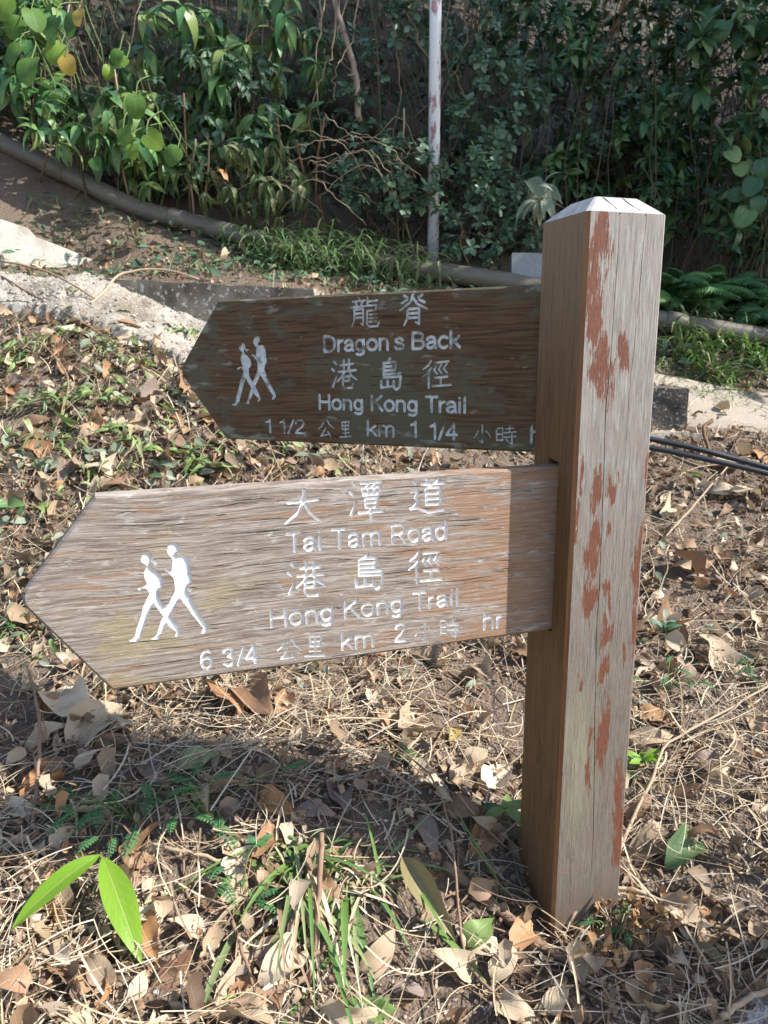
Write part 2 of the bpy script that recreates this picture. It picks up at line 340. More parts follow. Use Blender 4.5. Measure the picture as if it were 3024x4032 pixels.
def box_mesh(b, lo, hi, m=0):
    x0, y0, z0 = lo; x1, y1, z1 = hi
    b.add([(x0, y0, z0), (x1, y0, z0), (x1, y1, z0), (x0, y1, z0), (x0, y0, z1), (x1, y0, z1), (x1, y1, z1), (x0, y1, z1)],
          [(3, 2, 1, 0), (4, 5, 6, 7), (0, 1, 5, 4), (1, 2, 6, 5), (2, 3, 7, 6), (3, 0, 4, 7)], m=m)

# ------------------------------------------------------------------ the signpost
def cdt_panel(outline, shapes):
    """outline and shapes (poly, id) in 2D -> points, plain triangles, {id: (triangles, rim edges)}"""
    vs = [Vector(p) for p in outline]; fs = [list(range(len(outline)))]
    for poly, _ in shapes:
        ar = sum(p[0] * q[1] - q[0] * p[1] for p, q in zip(poly, list(poly[1:]) + [poly[0]]))
        if ar < 0: poly = list(poly)[::-1]
        fs.append(list(range(len(vs), len(vs) + len(poly)))); vs += [Vector(p) for p in poly]
    V, E_, F, ov, oe, of = mgeo.delaunay_2d_cdt(vs, [], fs, 1, 1e-6, True)
    own = []
    for f, o in zip(F, of):
        g = [i for i in o if i > 0]; own.append(shapes[min(g) - 1][1] if g else (None if 0 in o else -1))
    edge = {}
    for k, f in enumerate(F):
        for a, b in zip(f, list(f[1:]) + [f[0]]): edge.setdefault((min(a, b), max(a, b)), []).append((k, a, b))
    plain = [f for f, g in zip(F, own) if g is None]; gr = {}
    for f, g in zip(F, own):
        if g is not None and g != -1: gr.setdefault(g, ([], []))[0].append(f)
    for e, l in edge.items():
        gs = [own[k] for k, _, _ in l]
        for (k, a, b), g in zip(l, gs):
            if g is not None and g != -1 and (len(l) == 1 or any(x is None or x == -1 for x in gs)): gr[g][1].append((a, b))
    return np.array([tuple(v) for v in V]), plain, gr
def capsule(a, b, w0, w1=None, n=5):
    w1 = w0 if w1 is None else w1; a = np.array(a, float); b = np.array(b, float); d = b - a; L = np.hypot(*d); an = math.atan2(d[1], d[0]) if L > 1e-9 else 0
    return [tuple(b + w1 * np.array([math.cos(an - PI / 2 + PI * i / n), math.sin(an - PI / 2 + PI * i / n)])) for i in range(n + 1)] + \
           [tuple(a + w0 * np.array([math.cos(an + PI / 2 + PI * i / n), math.sin(an + PI / 2 + PI * i / n)])) for i in range(n + 1)]
def arc(cx, cy, rx, ry, a0, a1, n=8): return [(cx + rx * math.cos(math.radians(a0 + (a1 - a0) * i / n)), cy + ry * math.sin(math.radians(a0 + (a1 - a0) * i / n))) for i in range(n + 1)]
X_ = 0.70
LAT = {  # glyph: (advance, strokes); capital height 1
 'T': (.74, [[(.04, 1), (.66, 1)], [(.35, 1), (.35, 0)]]),
 'H': (.84, [[(.09, 1), (.09, 0)], [(.70, 1), (.70, 0)], [(.09, .52), (.70, .52)]]),
 'K': (.80, [[(.09, 1), (.09, 0)], [(.66, 1), (.10, .42)], [(.30, .60), (.70, 0)]]),
 'D': (.86, [[(.09, 1), (.09, 0)], [(.09, 1)] + arc(.34, .5, .38, .5, 90, -90, 10) + [(.09, 0)]]),
 'B': (.80, [[(.09, 1), (.09, 0)], [(.09, 1)] + arc(.40, .76, .23, .24, 90, -90, 7) + [(.09, .52)], [(.40, .52)] + arc(.42, .26, .26, .26, 90, -90, 7) + [(.09, 0)]]),
 'R': (.82, [[(.09, 1), (.09, 0)], [(.09, 1)] + arc(.42, .74, .25, .26, 90, -90, 7) + [(.09, .48)], [(.42, .48), (.68, 0)]]),
 'r': (.42, [[(.08, X_), (.08, 0)], [(.08, .46), (.16, .62), (.34, .69)]]),
 'a': (.64, [[(.07, .53), (.14, .66), (.29, .71), (.44, .65), (.49, .50), (.49, .10), (.55, .01)], [(.48, .42), (.22, .37), (.08, .26), (.07, .12), (.18, .01), (.34, .03), (.48, .17)]]),
 'g': (.68, [arc(.29, .36, .23, .34, 20, 380, 12), [(.52, .70), (.52, -.10), (.44, -.24), (.28, -.28), (.10, -.22)]]),
 'o': (.70, [arc(.33, .35, .27, .35, 0, 360, 14)]),
 'n': (.68, [[(.08, X_), (.08, 0)], [(.08, .48)] + arc(.30, .46, .22, .24, 140, 0, 6) + [(.52, 0)]]),
 'm': (1.0, [[(.08, X_), (.08, 0)], [(.08, .48)] + arc(.27, .48, .19, .22, 140, 0, 6) + [(.46, 0)], [(.46, .48)] + arc(.65, .48, .19, .22, 140, 0, 6) + [(.84, 0)]]),
 'h': (.68, [[(.08, 1), (.08, 0)], [(.08, .48)] + arc(.30, .46, .22, .24, 140, 0, 6) + [(.52, 0)]]),
 's': (.58, [[(.47, .56), (.38, .68), (.24, .71), (.10, .64), (.09, .50), (.20, .40), (.38, .33), (.49, .23), (.46, .08), (.30, 0), (.14, .02), (.05, .14)]]),
 'c': (.62, [arc(.32, .35, .26, .35, 45, 315, 11)]),
 'k': (.62, [[(.08, 1), (.08, 0)], [(.50, .68), (.09, .28)], [(.24, .42), (.54, 0)]]),
 'i': (.28, [[(.10, X_), (.10, 0)], [(.10, .95), (.10, .96)]]), 'l': (.28, [[(.10, 1), (.10, 0)]]),
 'd': (.70, [arc(.29, .35, .23, .35, 20, 380, 12), [(.54, 1), (.54, 0)]]),
 "'": (.22, [[(.10, 1.0), (.06, .84)]]), '/': (.40, [[(.36, 1.0), (.04, -.02)]]), ' ': (.36, []),
 '1': (.46, [[(.04, .80), (.20, .86), (.28, 1), (.28, 0)]]),
 '2': (.68, [[(.08, .74), (.14, .92), (.30, 1), (.48, .92), (.53, .74), (.44, .52), (.16, .20), (.07, 0), (.56, 0)]]),
 '3': (.68, [[(.08, .82), (.18, .97), (.36, .98), (.49, .84), (.46, .64), (.28, .54)], [(.28, .54), (.48, .44), (.54, .24), (.44, .04), (.24, 0), (.07, .14)]]),
 '4': (.70, [[(.44, 0), (.44, 1), (.04, .28), (.60, .28)]]),
 '6': (.68, [[(.50, .90), (.36, 1), (.20, .92), (.10, .70), (.07, .36)] + arc(.31, .30, .24, .30, 175, 535, 12)]),
}
WATER = [[(12, 90), (20, 82)], [(4, 66), (13, 59)], [(8, 8), (13, 20), (22, 42)]]
CJK = {
 '大': [[(12, 60), (88, 70)], [(50, 96), (49, 66), (38, 34), (6, 4)], [(50, 62), (64, 34), (80, 18), (96, 10)]],
 '潭': WATER + [[(34, 91), (90, 96)], [(37, 79), (41, 61)], [(37, 79), (88, 83), (84, 63)], [(41, 61), (84, 64)], [(54, 92), (54, 62)], [(71, 94), (70, 63)], [(46, 51), (48, 27)], [(46, 51), (81, 54), (78, 28)], [(48, 40), (79, 41)], [(48, 28), (78, 29)], [(29, 13), (96, 18)], [(62, 28), (62, -4)]],
 '道': [[(10, 88), (19, 80)], [(4, 60), (24, 64), (15, 44), (22, 36), (14, 22), (3, 12)], [(3, 14), (20, 16), (50, 4), (96, 12)], [(44, 97), (50, 89)], [(80, 99), (71, 89)], [(33, 82), (95, 87)], [(63, 86), (57, 75)], [(44, 73), (45, 25)], [(44, 73), (83, 76), (81, 25)], [(45, 57), (82, 59)], [(45, 42), (82, 44)], [(45, 27), (81, 28)]],
 '港': WATER + [[(36, 78), (86, 83)], [(50, 95), (51, 60)], [(70, 97), (69, 60)], [(29, 57), (96, 62)], [(52, 58), (44, 42), (26, 25)], [(68, 60), (79, 44), (99, 31)], [(48, 40), (73, 43), (70, 27)], [(49, 27), (71, 28)], [(48, 40), (47, 12), (55, 3), (82, 4), (87, 18)]],
 '島': [[(53, 99), (46, 88)], [(33, 86), (33, 41)], [(33, 86), (73, 89), (70, 63)], [(34, 74), (71, 76)], [(34, 62), (70, 64)], [(34, 51), (86, 54)], [(33, 41), (88, 44), (85, 12), (75, 3), (66, 9)], [(46, 32), (46, 12)], [(25, 30), (26, 9), (66, 14)], [(66, 29), (66, 12)]],
 '徑': [[(32, 97), (21, 80), (5, 67)], [(33, 72), (20, 54), (2, 39)], [(24, 56), (24, -2)], [(43, 90), (92, 96)], [(51, 81), (42, 65), (53, 50)], [(67, 83), (58, 67), (69, 51)], [(85, 86), (75, 69), (88, 53)], [(46, 36), (88, 40)], [(66, 38), (65, 9)], [(36, 5), (100, 10)]],
 '公': [[(36, 82), (26, 62), (6, 44)], [(58, 92), (72, 68), (97, 50)], [(48, 50), (36, 28), (20, 9), (66, 17)], [(62, 31), (78, 5)]],
 '里': [[(25, 92), (28, 49)], [(25, 92), (77, 95), (74, 50)], [(28, 70), (75, 73)], [(28, 50), (74, 52)], [(51, 92), (51, 6)], [(25, 28), (78, 31)], [(5, 5), (96, 9)]],
 '小': [[(51, 97), (51, 5), (38, 14)], [(28, 66), (21, 46), (7, 28)], [(70, 66), (84, 50), (94, 33)]],
 '時': [[(7, 80), (8, 20)], [(7, 80), (37, 83), (36, 20)], [(8, 52), (36, 53)], [(8, 23), (36, 24)], [(50, 78), (90, 82)], [(70, 97), (70, 60)], [(43, 59), (100, 64)], [(43, 37), (100, 42)], [(81, 54), (81, 4), (68, 11)], [(54, 29), (61, 16)]],
 '龍': [[(25, 99), (30, 91)], [(7, 84), (49, 88)], [(17, 80), (21, 71)], [(40, 83), (35, 71)], [(3, 65), (51, 69)], [(12, 57), (12, 22), (3, 0)], [(12, 57), (43, 60), (43, 5), (35, 11)], [(13, 44), (42, 46)], [(13, 30), (42, 32)], [(58, 97), (58, 70)], [(58, 84), (92, 88)], [(57, 70), (88, 73), (86, 55)], [(58, 53), (86, 56)], [(57, 53), (56, 10), (64, 1), (93, 3), (99, 18)], [(65, 41), (90, 43)], [(65, 29), (90, 31)], [(65, 17), (88, 19)]],
 '脊': [[(20, 94), (31, 87)], [(12, 70), (30, 80)], [(82, 96), (69, 87)], [(90, 72), (71, 80)], [(51, 100), (42, 74), (6, 46)], [(50, 86), (66, 66), (98, 51)], [(32, 50), (31, 20), (20, -2)], [(32, 50), (71, 53), (71, 3), (59, 9)], [(33, 36), (71, 38)], [(32, 22), (71, 24)]],
}
def segs(strokes, tr, w, taper=False):
    out = []
    for st in strokes:
        q = [tr(p) for p in st]; m = len(q)
        for i in range(m - 1):
            a = w * (1.12 if taper and i == 0 else 1); b = w * (0.72 if taper and i == m - 2 and m > 2 else 1)
            out.append(capsule(q[i], q[i + 1], a, b))
    return out
WOMAN = [(415, 375), (470, 345), (520, 355), (548, 400), (552, 445), (600, 470), (650, 480), (660, 500), (620, 515), (608, 545), (570, 505), (535, 470), (512, 520), (560, 580), (640, 640), (695, 695), (715, 770), (712, 825), (690, 850), (650, 870), (650, 960), (665, 1030), (740, 1150), (830, 1260), (900, 1370), (960, 1480), (955, 1530), (905, 1580), (885, 1565), (900, 1500), (800, 1420), (700, 1260), (575, 1085), (520, 1190), (470, 1340), (430, 1470), (390, 1580), (350, 1600), (335, 1645), (240, 1648), (198, 1615), (260, 1610), (300, 1570), (330, 1440), (380, 1310), (420, 1150), (470, 1030), (515, 950), (490, 900), (460, 870), (420, 872), (365, 905), (335, 880), (375, 845), (440, 845), (480, 810), (440, 720), (432, 650), (450, 600), (480, 545), (440, 515), (390, 480), (385, 450)]
MAN = [(775, 265), (830, 215), (890, 200), (935, 235), (942, 320), (895, 340), (890, 375), (940, 405), (1000, 385), (1050, 400), (1085, 470), (1100, 560), (1110, 640), (1133, 700), (1130, 765), (1085, 795), (1070, 850), (1060, 900), (1100, 980), (1180, 1130), (1250, 1250), (1320, 1350), (1375, 1440), (1360, 1470), (1300, 1530), (1265, 1520), (1290, 1440), (1230, 1370), (1130, 1250), (1050, 1130), (955, 1010), (900, 1110), (820, 1250), (770, 1360), (710, 1510), (660, 1540), (660, 1605), (560, 1618), (515, 1605), (570, 1590), (620, 1540), (680, 1340), (720, 1280), (705, 1200), (790, 1100), (850, 980), (885, 900), (875, 780), (860, 720), (800, 655), (730, 600), (720, 580), (770, 580), (810, 610), (815, 640), (832, 620), (845, 540), (850, 450), (810, 405), (770, 350), (765, 325), (780, 300)]

class Board:
    def __init__(s, Pt, az, tl, H, L, T, ext, thick, tipdy=0):
        s.d = np.array([math.cos(az) * math.cos(tl), math.sin(az) * math.cos(tl), math.sin(tl)])
        s.up = np.array([-math.cos(az) * math.sin(tl), -math.sin(az) * math.sin(tl), math.cos(tl)])
        s.x = -s.d; s.z = np.cross(s.x, s.up); s.P = np.array(Pt, float); s.H, s.L, s.T, s.ext, s.th, s.tip = H, L, T, ext, thick, tipdy
        s.mw = Matrix(((s.x[0], s.up[0], s.z[0], Pt[0]), (s.x[1], s.up[1], s.z[1], Pt[1]), (s.x[2], s.up[2], s.z[2], Pt[2]), (0, 0, 0, 1)))
    def uv(s, sx, sy):                           # photo pixel (3024 wide) -> board plane
        q = ray_plane(sx / K, sy / K, s.P, s.z) - s.P; return np.array([q @ s.x, q @ s.up])
    def line(s, txt, l, r, cap, w=0.085):        # baseline end points l, r and capital height in photo px
        a = s.uv(*l); b = s.uv(*r); h = abs(s.uv(l[0], l[1] - cap)[1] - a[1]); adv = sum(LAT[c][0] for c in txt); adv -= LAT[txt[-1]][0] * .12
        ex = (b - a); k = np.linalg.norm(ex) / adv; ex = ex / np.linalg.norm(ex); ey = np.array([0, 1.0]); out = []; x = 0
        for c in txt:
            out += segs(LAT[c][1], lambda p: a + ex * (x + p[0]) * k + ey * p[1] * h, w * h); x += LAT[c][0]
        return out
    def han(s, c, x0, y0, x1, y1, w=4.6):
        a = s.uv(x0, y1); b = s.uv(x1, y1); t = s.uv(x0, y0); ex = (b - a) / 100; ey = (t - a) / 100
        pts = np.array([p for st in CJK[c] for p in st]); lo = pts.min(0); hi = pts.max(0)
        f = lambda p: a + ex * (p[0] - lo[0]) / (hi[0] - lo[0]) * 100 + ey * (p[1] - lo[1]) / (hi[1] - lo[1]) * 100
        return segs(CJK[c], f, w / 100 * np.linalg.norm(t - a), True)
    def hiker(s, poly, ref, box):                # ref = (x0,y0,x1,y1) in tracing units, box the same corners in photo px
        return [tuple(s.uv(box[0] + (x - ref[0]) / (ref[2] - ref[0]) * (box[2] - box[0]), box[1] + (y - ref[1]) / (ref[3] - ref[1]) * (box[3] - box[1]))) for x, y in poly]
    def outline(s, ins):
        H, L, T, e = s.H, s.L, s.T, s.ext; tip = np.array([-L - T, -H / 2 + s.tip]); A = np.array([-L, 0.0]); B = np.array([-L, -H]); C = np.array([e, -H]); D = np.array([e, 0.0])
        u = nrm(A - tip); v = nrm(B - tip); r = 0.022
        poly = [D, A, A + (tip - A) * .001] if False else [D, A]
        for t in np.linspace(0, 1, 6): poly.append((1 - t) ** 2 * (tip + u * r) + 2 * t * (1 - t) * tip + t * t * (tip + v * r))
        poly += [B, C]; poly = np.array(poly); cen = np.array([-(L) / 2, -H / 2])
        if ins:                                   # inset by shifting each edge inward
            n = len(poly); out = []
            for i in range(n):
                p0, p1, p2 = poly[i - 1], poly[i], poly[(i + 1) % n]; e1 = nrm(p1 - p0); e2 = nrm(p2 - p1); n1 = np.array([-e1[1], e1[0]]); n2 = np.array([-e2[1], e2[0]])
                k = n1 + n2; out.append(p1 + k * ins / (1 + n1 @ n2))
            poly = np.array(out)
        return poly
    def build(s, name, parts, depth, wood, paint, slits=0):
        root = empty(name, s.P); root.matrix_basis = s.mw
        shapes = []; ids = []
        for gi, (pname, polys) in enumerate(parts):
            ids.append(pname)
            for p in polys: shapes.append((p, gi))
        if slits:
            rgc = np.random.default_rng(12); ids.append('grain_crack')
            for _ in range(slits):
                x0 = rgc.uniform(-s.L - .02, -.03); y0 = -rgc.uniform(.012, s.H - .012); L0 = rgc.uniform(.015, .10) * rgc.uniform(.5, 1.4); w0 = rgc.uniform(.0005, .0012); n0 = 9
                if x0 - L0 < -s.L: continue
                tx = np.linspace(0, -L0, n0); ty = np.cumsum(rgc.normal(0, .0006, n0)) + y0; ww = w0 * np.sin(np.linspace(.15, PI - .1, n0)); shapes.append(([(x0 + a, b_ + c_) for a, b_, c_ in zip(tx, ty, ww)] + [(x0 + a, b_ - c_) for a, b_, c_ in zip(tx, ty, ww)][::-1], len(ids) - 1))
        ins = 0.004; outer = s.outline(0); inner = s.outline(ins)
        V, plain, gr = cdt_panel([tuple(p) for p in inner], shapes)
        b = MB(); V3 = np.c_[V, np.zeros(len(V))]; b.add(V3, plain)
        n = len(outer); i = np.arange(n); j = (i + 1) % n
        R = [np.c_[inner, np.zeros(n)], np.c_[outer, np.full(n, -ins)], np.c_[outer, np.full(n, -s.th + ins)], np.c_[inner, np.full(n, -s.th)]]
        for q in range(3): b.add(np.vstack([R[q], R[q + 1]]), np.stack([i, j, j + n, i + n], -1))
        b.add(R[3], [list(range(n))[::-1]])
        me = b.mesh('board', wood, False); o = link('board', me, root, s.mw)
        for gi, (tri, rim) in gr.items():
            g = MB(); Vg = np.c_[V, np.full(len(V), -depth)]; g.add(Vg, tri)
            if rim:
                rim = np.array(rim); m = len(rim); top = np.c_[V, np.zeros(len(V))]
                g.add(np.vstack([top[rim[:, 0]], top[rim[:, 1]], Vg[rim[:, 1]], Vg[rim[:, 0]]]), np.stack([np.arange(m), np.arange(m) + m, np.arange(m) + 2 * m, np.arange(m) + 3 * m], -1))
            if ids[gi] == 'grain_crack': link('grain_crack', g.mesh('grain_crack', wood, False), root, s.mw); continue
            lo = link(ids[gi][0], g.mesh(ids[gi][0], paint, False), root, s.mw); lo['label'] = ids[gi][1]
        return root

def wood_common(s, stretch, sc, warp=None, warp_amt=(0, .028, 0)):
    v = s.obj(); g = s.scale(s.vmath('ADD', v, s.scale(s.vmath('SUBTRACT', s.noise(s.scale(v, warp), 4, 3, .5, out=1), (.5, .5, .5)), tuple(warp_amt))) if warp else v, stretch); n1 = s.noise(g, sc, 6, 0.6, 0.3); n2 = s.noise(g, sc * 4, 5, 0.7); n3 = s.noise(g, sc * .28, 4, 0.6, 0.6); return v, g, n1, n2, n3
# sunlit lower board: silvery grey, orange and yellow streaks, flaking
s = NT('weathered_board', 0.8); v, g, n1, n2, n3 = wood_common(s, (.55, 13, 1), 15, (1, 2, 1))
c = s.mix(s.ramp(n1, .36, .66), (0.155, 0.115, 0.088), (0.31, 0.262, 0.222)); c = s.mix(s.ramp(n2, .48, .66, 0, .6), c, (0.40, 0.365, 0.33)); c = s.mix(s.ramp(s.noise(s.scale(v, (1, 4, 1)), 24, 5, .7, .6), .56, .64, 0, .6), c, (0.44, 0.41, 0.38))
xs = s.sep(v); fl = s.noise(s.scale(v, (.8, 5.5, 1)), 9, 6, .68, .8)
near_post = s.ramp(xs[0], -.42, -.05, 0, .16)
c = s.mix(s.ramp(s.math('ADD', fl, near_post), .55, .655, 0, .7), c, s.mix(n2, (0.19, 0.09, 0.045), (0.34, 0.195, 0.105)))
yel = s.ramp(s.math('ADD', s.noise(s.scale(v, (1, 2.2, 1)), 7, 4, .6), s.math('MULTIPLY', s.ramp(s.vmath('DISTANCE', v, (-.68, -.24, 0)), .22, .02), .16)), .60, .74, 0, .5)
c = s.mix(yel, c, (0.30, 0.245, 0.12))
lich = s.ramp(s.noise(s.scale(v, (1, 1.6, 1)), 22, 4, .6), .67, .73, 0, .7); c = s.mix(lich, c, (0.46, 0.50, 0.42))
crk = s.ramp(s.noise(s.scale(v, (.7, 20, 1)), 13, 6, .8, .1), .39, .31); c = s.mix(s.math('MULTIPLY', crk, .6), c, (0.06, 0.043, 0.032))
h = s.math('SUBTRACT', s.math('ADD', n1, s.math('MULTIPLY', n2, .6)), s.math('MULTIPLY', crk, 1.2)); M['board_light'] = s.fin(c, s.bump(h, 1.0, 0.0022))
# shaded upper board: dark red-brown with olive-grey weathering
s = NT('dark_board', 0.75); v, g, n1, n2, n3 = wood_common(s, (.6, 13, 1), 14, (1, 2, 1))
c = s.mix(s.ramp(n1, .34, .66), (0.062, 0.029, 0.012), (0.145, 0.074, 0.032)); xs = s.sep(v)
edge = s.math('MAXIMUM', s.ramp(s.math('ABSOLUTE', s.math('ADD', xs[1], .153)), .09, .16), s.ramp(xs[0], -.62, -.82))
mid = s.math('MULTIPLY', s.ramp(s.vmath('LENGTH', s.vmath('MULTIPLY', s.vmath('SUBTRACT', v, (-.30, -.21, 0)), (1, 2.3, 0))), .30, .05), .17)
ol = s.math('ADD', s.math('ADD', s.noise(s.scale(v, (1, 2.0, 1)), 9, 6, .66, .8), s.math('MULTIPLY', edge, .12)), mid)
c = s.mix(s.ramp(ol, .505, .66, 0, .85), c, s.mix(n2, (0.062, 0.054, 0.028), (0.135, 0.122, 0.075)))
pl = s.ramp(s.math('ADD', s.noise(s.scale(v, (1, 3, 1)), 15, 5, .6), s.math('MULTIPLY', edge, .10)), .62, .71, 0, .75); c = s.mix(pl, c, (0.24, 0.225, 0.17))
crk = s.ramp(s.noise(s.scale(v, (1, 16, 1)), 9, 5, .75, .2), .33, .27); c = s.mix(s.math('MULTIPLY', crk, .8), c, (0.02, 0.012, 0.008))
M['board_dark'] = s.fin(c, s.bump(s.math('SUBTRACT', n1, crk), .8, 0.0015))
# paint in the grooves
s = NT('groove_paint', 0.6); v = s.obj(); n = s.noise(v, 60, 5, .65); c = s.mix(s.ramp(n, .35, .7), (0.60, 0.585, 0.56), (0.74, 0.74, 0.745)); c = s.mix(s.ramp(s.noise(v, 33, 5, .7), .66, .76, 0, .5), c, (0.33, 0.27, 0.22)); M['paint'] = s.fin(c, s.bump(n, .4, .001))
s = NT('groove_paint_worn', 0.7); v = s.obj(); n = s.noise(v, 70, 5, .65); c = s.mix(s.ramp(n, .3, .7), (0.42, 0.415, 0.39), (0.70, 0.71, 0.71)); c = s.mix(s.ramp(s.noise(v, 26, 5, .72), .50, .66, 0, .88), c, (0.12, 0.095, 0.06)); M['paint_worn'] = s.fin(c, s.bump(n, .4, .001))

B2 = Board((0.3249 - 0.0547 * math.sin(.3031), 1.3196 + 0.0547 * math.cos(.3031), 0.9149), 3.4631, -.0067, .3067, .7721, .1189, .05, .034, .008)
hk2 = (335, 200, 1375, 1650); hb2 = (450 + 335 * .2713, 2080 + 200 * .2713, 450 + 1375 * .2713, 2080 + 1650 * .2713)
parts2 = [(('lettering', 'top line of three Chinese characters'), B2.han('大', 1125, 1926, 1269, 2061) + B2.han('潭', 1378, 1894, 1510, 2044, 4.0) + B2.han('道', 1617, 1882, 1754, 2017, 4.2)),
          (('lettering', 'engraved words Tai Tam Road'), B2.line('Tai Tam Road', (1130, 2174), (1762, 2120), 74)),
          (('lettering', 'third line of three Chinese characters'), B2.han('港', 1134, 2210, 1281, 2345, 4.2) + B2.han('島', 1402, 2181, 1508, 2319, 4.2) + B2.han('徑', 1612, 2169, 1744, 2295, 4.2)),
          (('lettering', 'engraved words Hong Kong Trail'), B2.line('Hong Kong Trail', (1062, 2470), (1812, 2378), 68)),
          (('lettering', 'bottom line with distance and walking time'), B2.line('6 3/4', (790, 2634), (1020, 2607), 70) + B2.han('公', 1093, 2517, 1187, 2598, 4.6) + B2.han('里', 1202, 2504, 1281, 2584, 4.2) + B2.line('km', (1342, 2558), (1472, 2543), 66) + B2.line('2', (1554, 2526), (1602, 2521), 68) + B2.han('小', 1636, 2451, 1708, 2521, 5) + B2.han('時', 1735, 2430, 1809, 2509, 4) + B2.line('hr', (1901, 2478), (1980, 2467), 64)),
          (('hiker_figure', 'engraved walker with ponytail'), [B2.hiker(WOMAN, hk2, hb2)]), (('hiker_figure', 'engraved walker with backpack'), [B2.hiker(MAN, hk2, hb2)])]
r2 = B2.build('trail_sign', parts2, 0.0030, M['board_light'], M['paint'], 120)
tag(r2, 'lower sunlit grey arrow board reading Tai Tam Road, fixed in the post', 'sign', 'wooden trail arrows')
B1 = Board((0.2806, 1.4777, 1.2312), 2.694, -.014, .3067, .7165, .1229, .075, .030)
hk1 = (330, 200, 1375, 1650); hb1 = (880 + 215 * .1507, 1290 + 215 * .1507, 880 + 1375 * .1507, 1290 + 2040 * .1507)
parts1 = [(('lettering', 'top line of two Chinese characters'), B1.han('龍', 1385, 1170, 1493, 1287, 3.6) + B1.han('脊', 1575, 1156, 1681, 1281, 4.2)),
          (('lettering', "engraved words Dragon's Back"), B1.line("Dragon's Back", (1272, 1384), (1810, 1367), 59, .105)),
          (('lettering', 'third line of three Chinese characters'), B1.han('港', 1307, 1416, 1403, 1528, 4.2) + B1.han('島', 1501, 1412, 1577, 1534, 4.2) + B1.han('徑', 1663, 1422, 1775, 1528, 4.2)),
          (('lettering', 'engraved words Hong Kong Trail'), B1.line('Hong Kong Trail', (1254, 1610), (1840, 1625), 55, .10)),
          (('lettering', 'bottom line with distance and walking time'), B1.line('1 1/2', (1046, 1702), (1202, 1706), 50) + B1.han('公', 1253, 1656, 1315, 1719, 4.4) + B1.han('里', 1337, 1660, 1383, 1721, 4.0) + B1.line('km', (1443, 1714), (1552, 1719), 58) + B1.line('1', (1616, 1721), (1646, 1721), 60) + B1.line('1/4', (1692, 1728), (1800, 1730), 62) + B1.han('小', 1866, 1674, 1931, 1742, 4.6) + B1.han('時', 1955, 1674, 2031, 1748, 4) + B1.line('hr', (2086, 1744), (2150, 1748), 66)),
          (('hiker_figure', 'engraved walker with ponytail'), [B1.hiker(WOMAN, (198, 200, 1375, 1650), hb1)]), (('hiker_figure', 'engraved walker with backpack'), [B1.hiker(MAN, (198, 200, 1375, 1650), hb1)])]
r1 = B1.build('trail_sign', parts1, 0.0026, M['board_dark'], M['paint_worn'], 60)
tag(r1, "upper shaded dark brown arrow board reading Dragon's Back, behind the post", 'sign', 'wooden trail arrows')

# the post: local x along the silver face, y along the brown face, z up
PN = np.array([0.3249, 1.3196, 0.0]); PHI = .3031; S = .15; PZ = 1.3336
pex = np.array([math.cos(PHI), math.sin(PHI), 0]); pey = np.array([-math.sin(PHI), math.cos(PHI), 0])
def post_uv(sx, sy):
    q = ray_plane(sx / K, sy / K, PN, pey) - PN; return q @ pex, q[2]
def patch_mask(s, v, items, noise_v, amp):
    w = s.vmath('ADD', v, s.scale(s.vmath('SUBTRACT', s.noise(s.scale(v, (1, 1, .22)), 34, 3, .7, out=1), (.5, .5, .5)), (.055, 0, .20)))
    m = None
    for x, z, a, b_ in items:
        d = s.vmath('LENGTH', s.vmath('MULTIPLY', s.vmath('SUBTRACT', w, (x, 0, z)), (1 / a, 0, 1 / b_))); m = d if m is None else s.math('MINIMUM', m, d)
    return s.math('ADD', m, s.math('MULTIPLY', s.math('SUBTRACT', noise_v, .5), amp))
items = []
for ox, oy, sc_, L_ in ((1900, 700, .678, [(665, 430, 62, 160), (700, 320, 32, 60), (640, 650, 42, 90), (662, 820, 28, 130), (690, 1120, 62, 165), (815, 1060, 30, 120), (560, 1760, 18, 90), (665, 1820, 34, 90), (760, 1800, 20, 90), (655, 2060, 30, 110), (735, 2040, 13, 45), (535, 1990, 12, 90), (962, 1850, 18, 260)]),
                        (1900, 2100, .7233, [(600, 120, 34, 120), (590, 370, 44, 105), (680, 320, 24, 45), (670, 530, 26, 70), (768, 600, 17, 30), (660, 760, 26, 75), (660, 1080, 27, 150), (580, 1150, 20, 90), (580, 1330, 15, 80), (742, 1450, 24, 190), (842, 200, 14, 220), (540, 800, 14, 50), (820, 560, 14, 120), (420, 1300, 10, 180), (745, 1700, 30, 120)])):
    for x, y, a, b_ in L_:
        u, z = post_uv(ox + x * sc_, oy + y * sc_); u2, _ = post_uv(ox + (x + a) * sc_, oy + y * sc_); _, z2 = post_uv(ox + x * sc_, oy + (y + b_) * sc_); items.append((u, z, abs(u2 - u), abs(z2 - z)))
s = NT('silver_post', 0.8); v, g, n1, n2, n3 = wood_common(s, (24, 24, 1.3), 15, (2, 2, .8), (.014, .014, 0))
zz = s.sep(v)[2]; tone = s.ramp(zz, .35, 1.3)
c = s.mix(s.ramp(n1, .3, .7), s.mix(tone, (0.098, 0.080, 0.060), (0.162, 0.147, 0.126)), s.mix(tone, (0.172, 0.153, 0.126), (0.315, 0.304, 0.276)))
c = s.mix(s.ramp(s.noise(s.scale(v, (3, 3, .8)), 24, 6, .7), .44, .62, 0, .7), c, s.mix(tone, (0.17, 0.118, 0.092), (0.25, 0.20, 0.175)))
alg = s.math('MULTIPLY', s.ramp(s.vmath('LENGTH', s.vmath('MULTIPLY', s.vmath('SUBTRACT', v, (.03, 0, .36)), (16, 0, 5.5))), 1.2, .2), s.ramp(n3, .3, .6)); c = s.mix(s.math('MULTIPLY', alg, .4), c, (0.28, 0.28, 0.17))
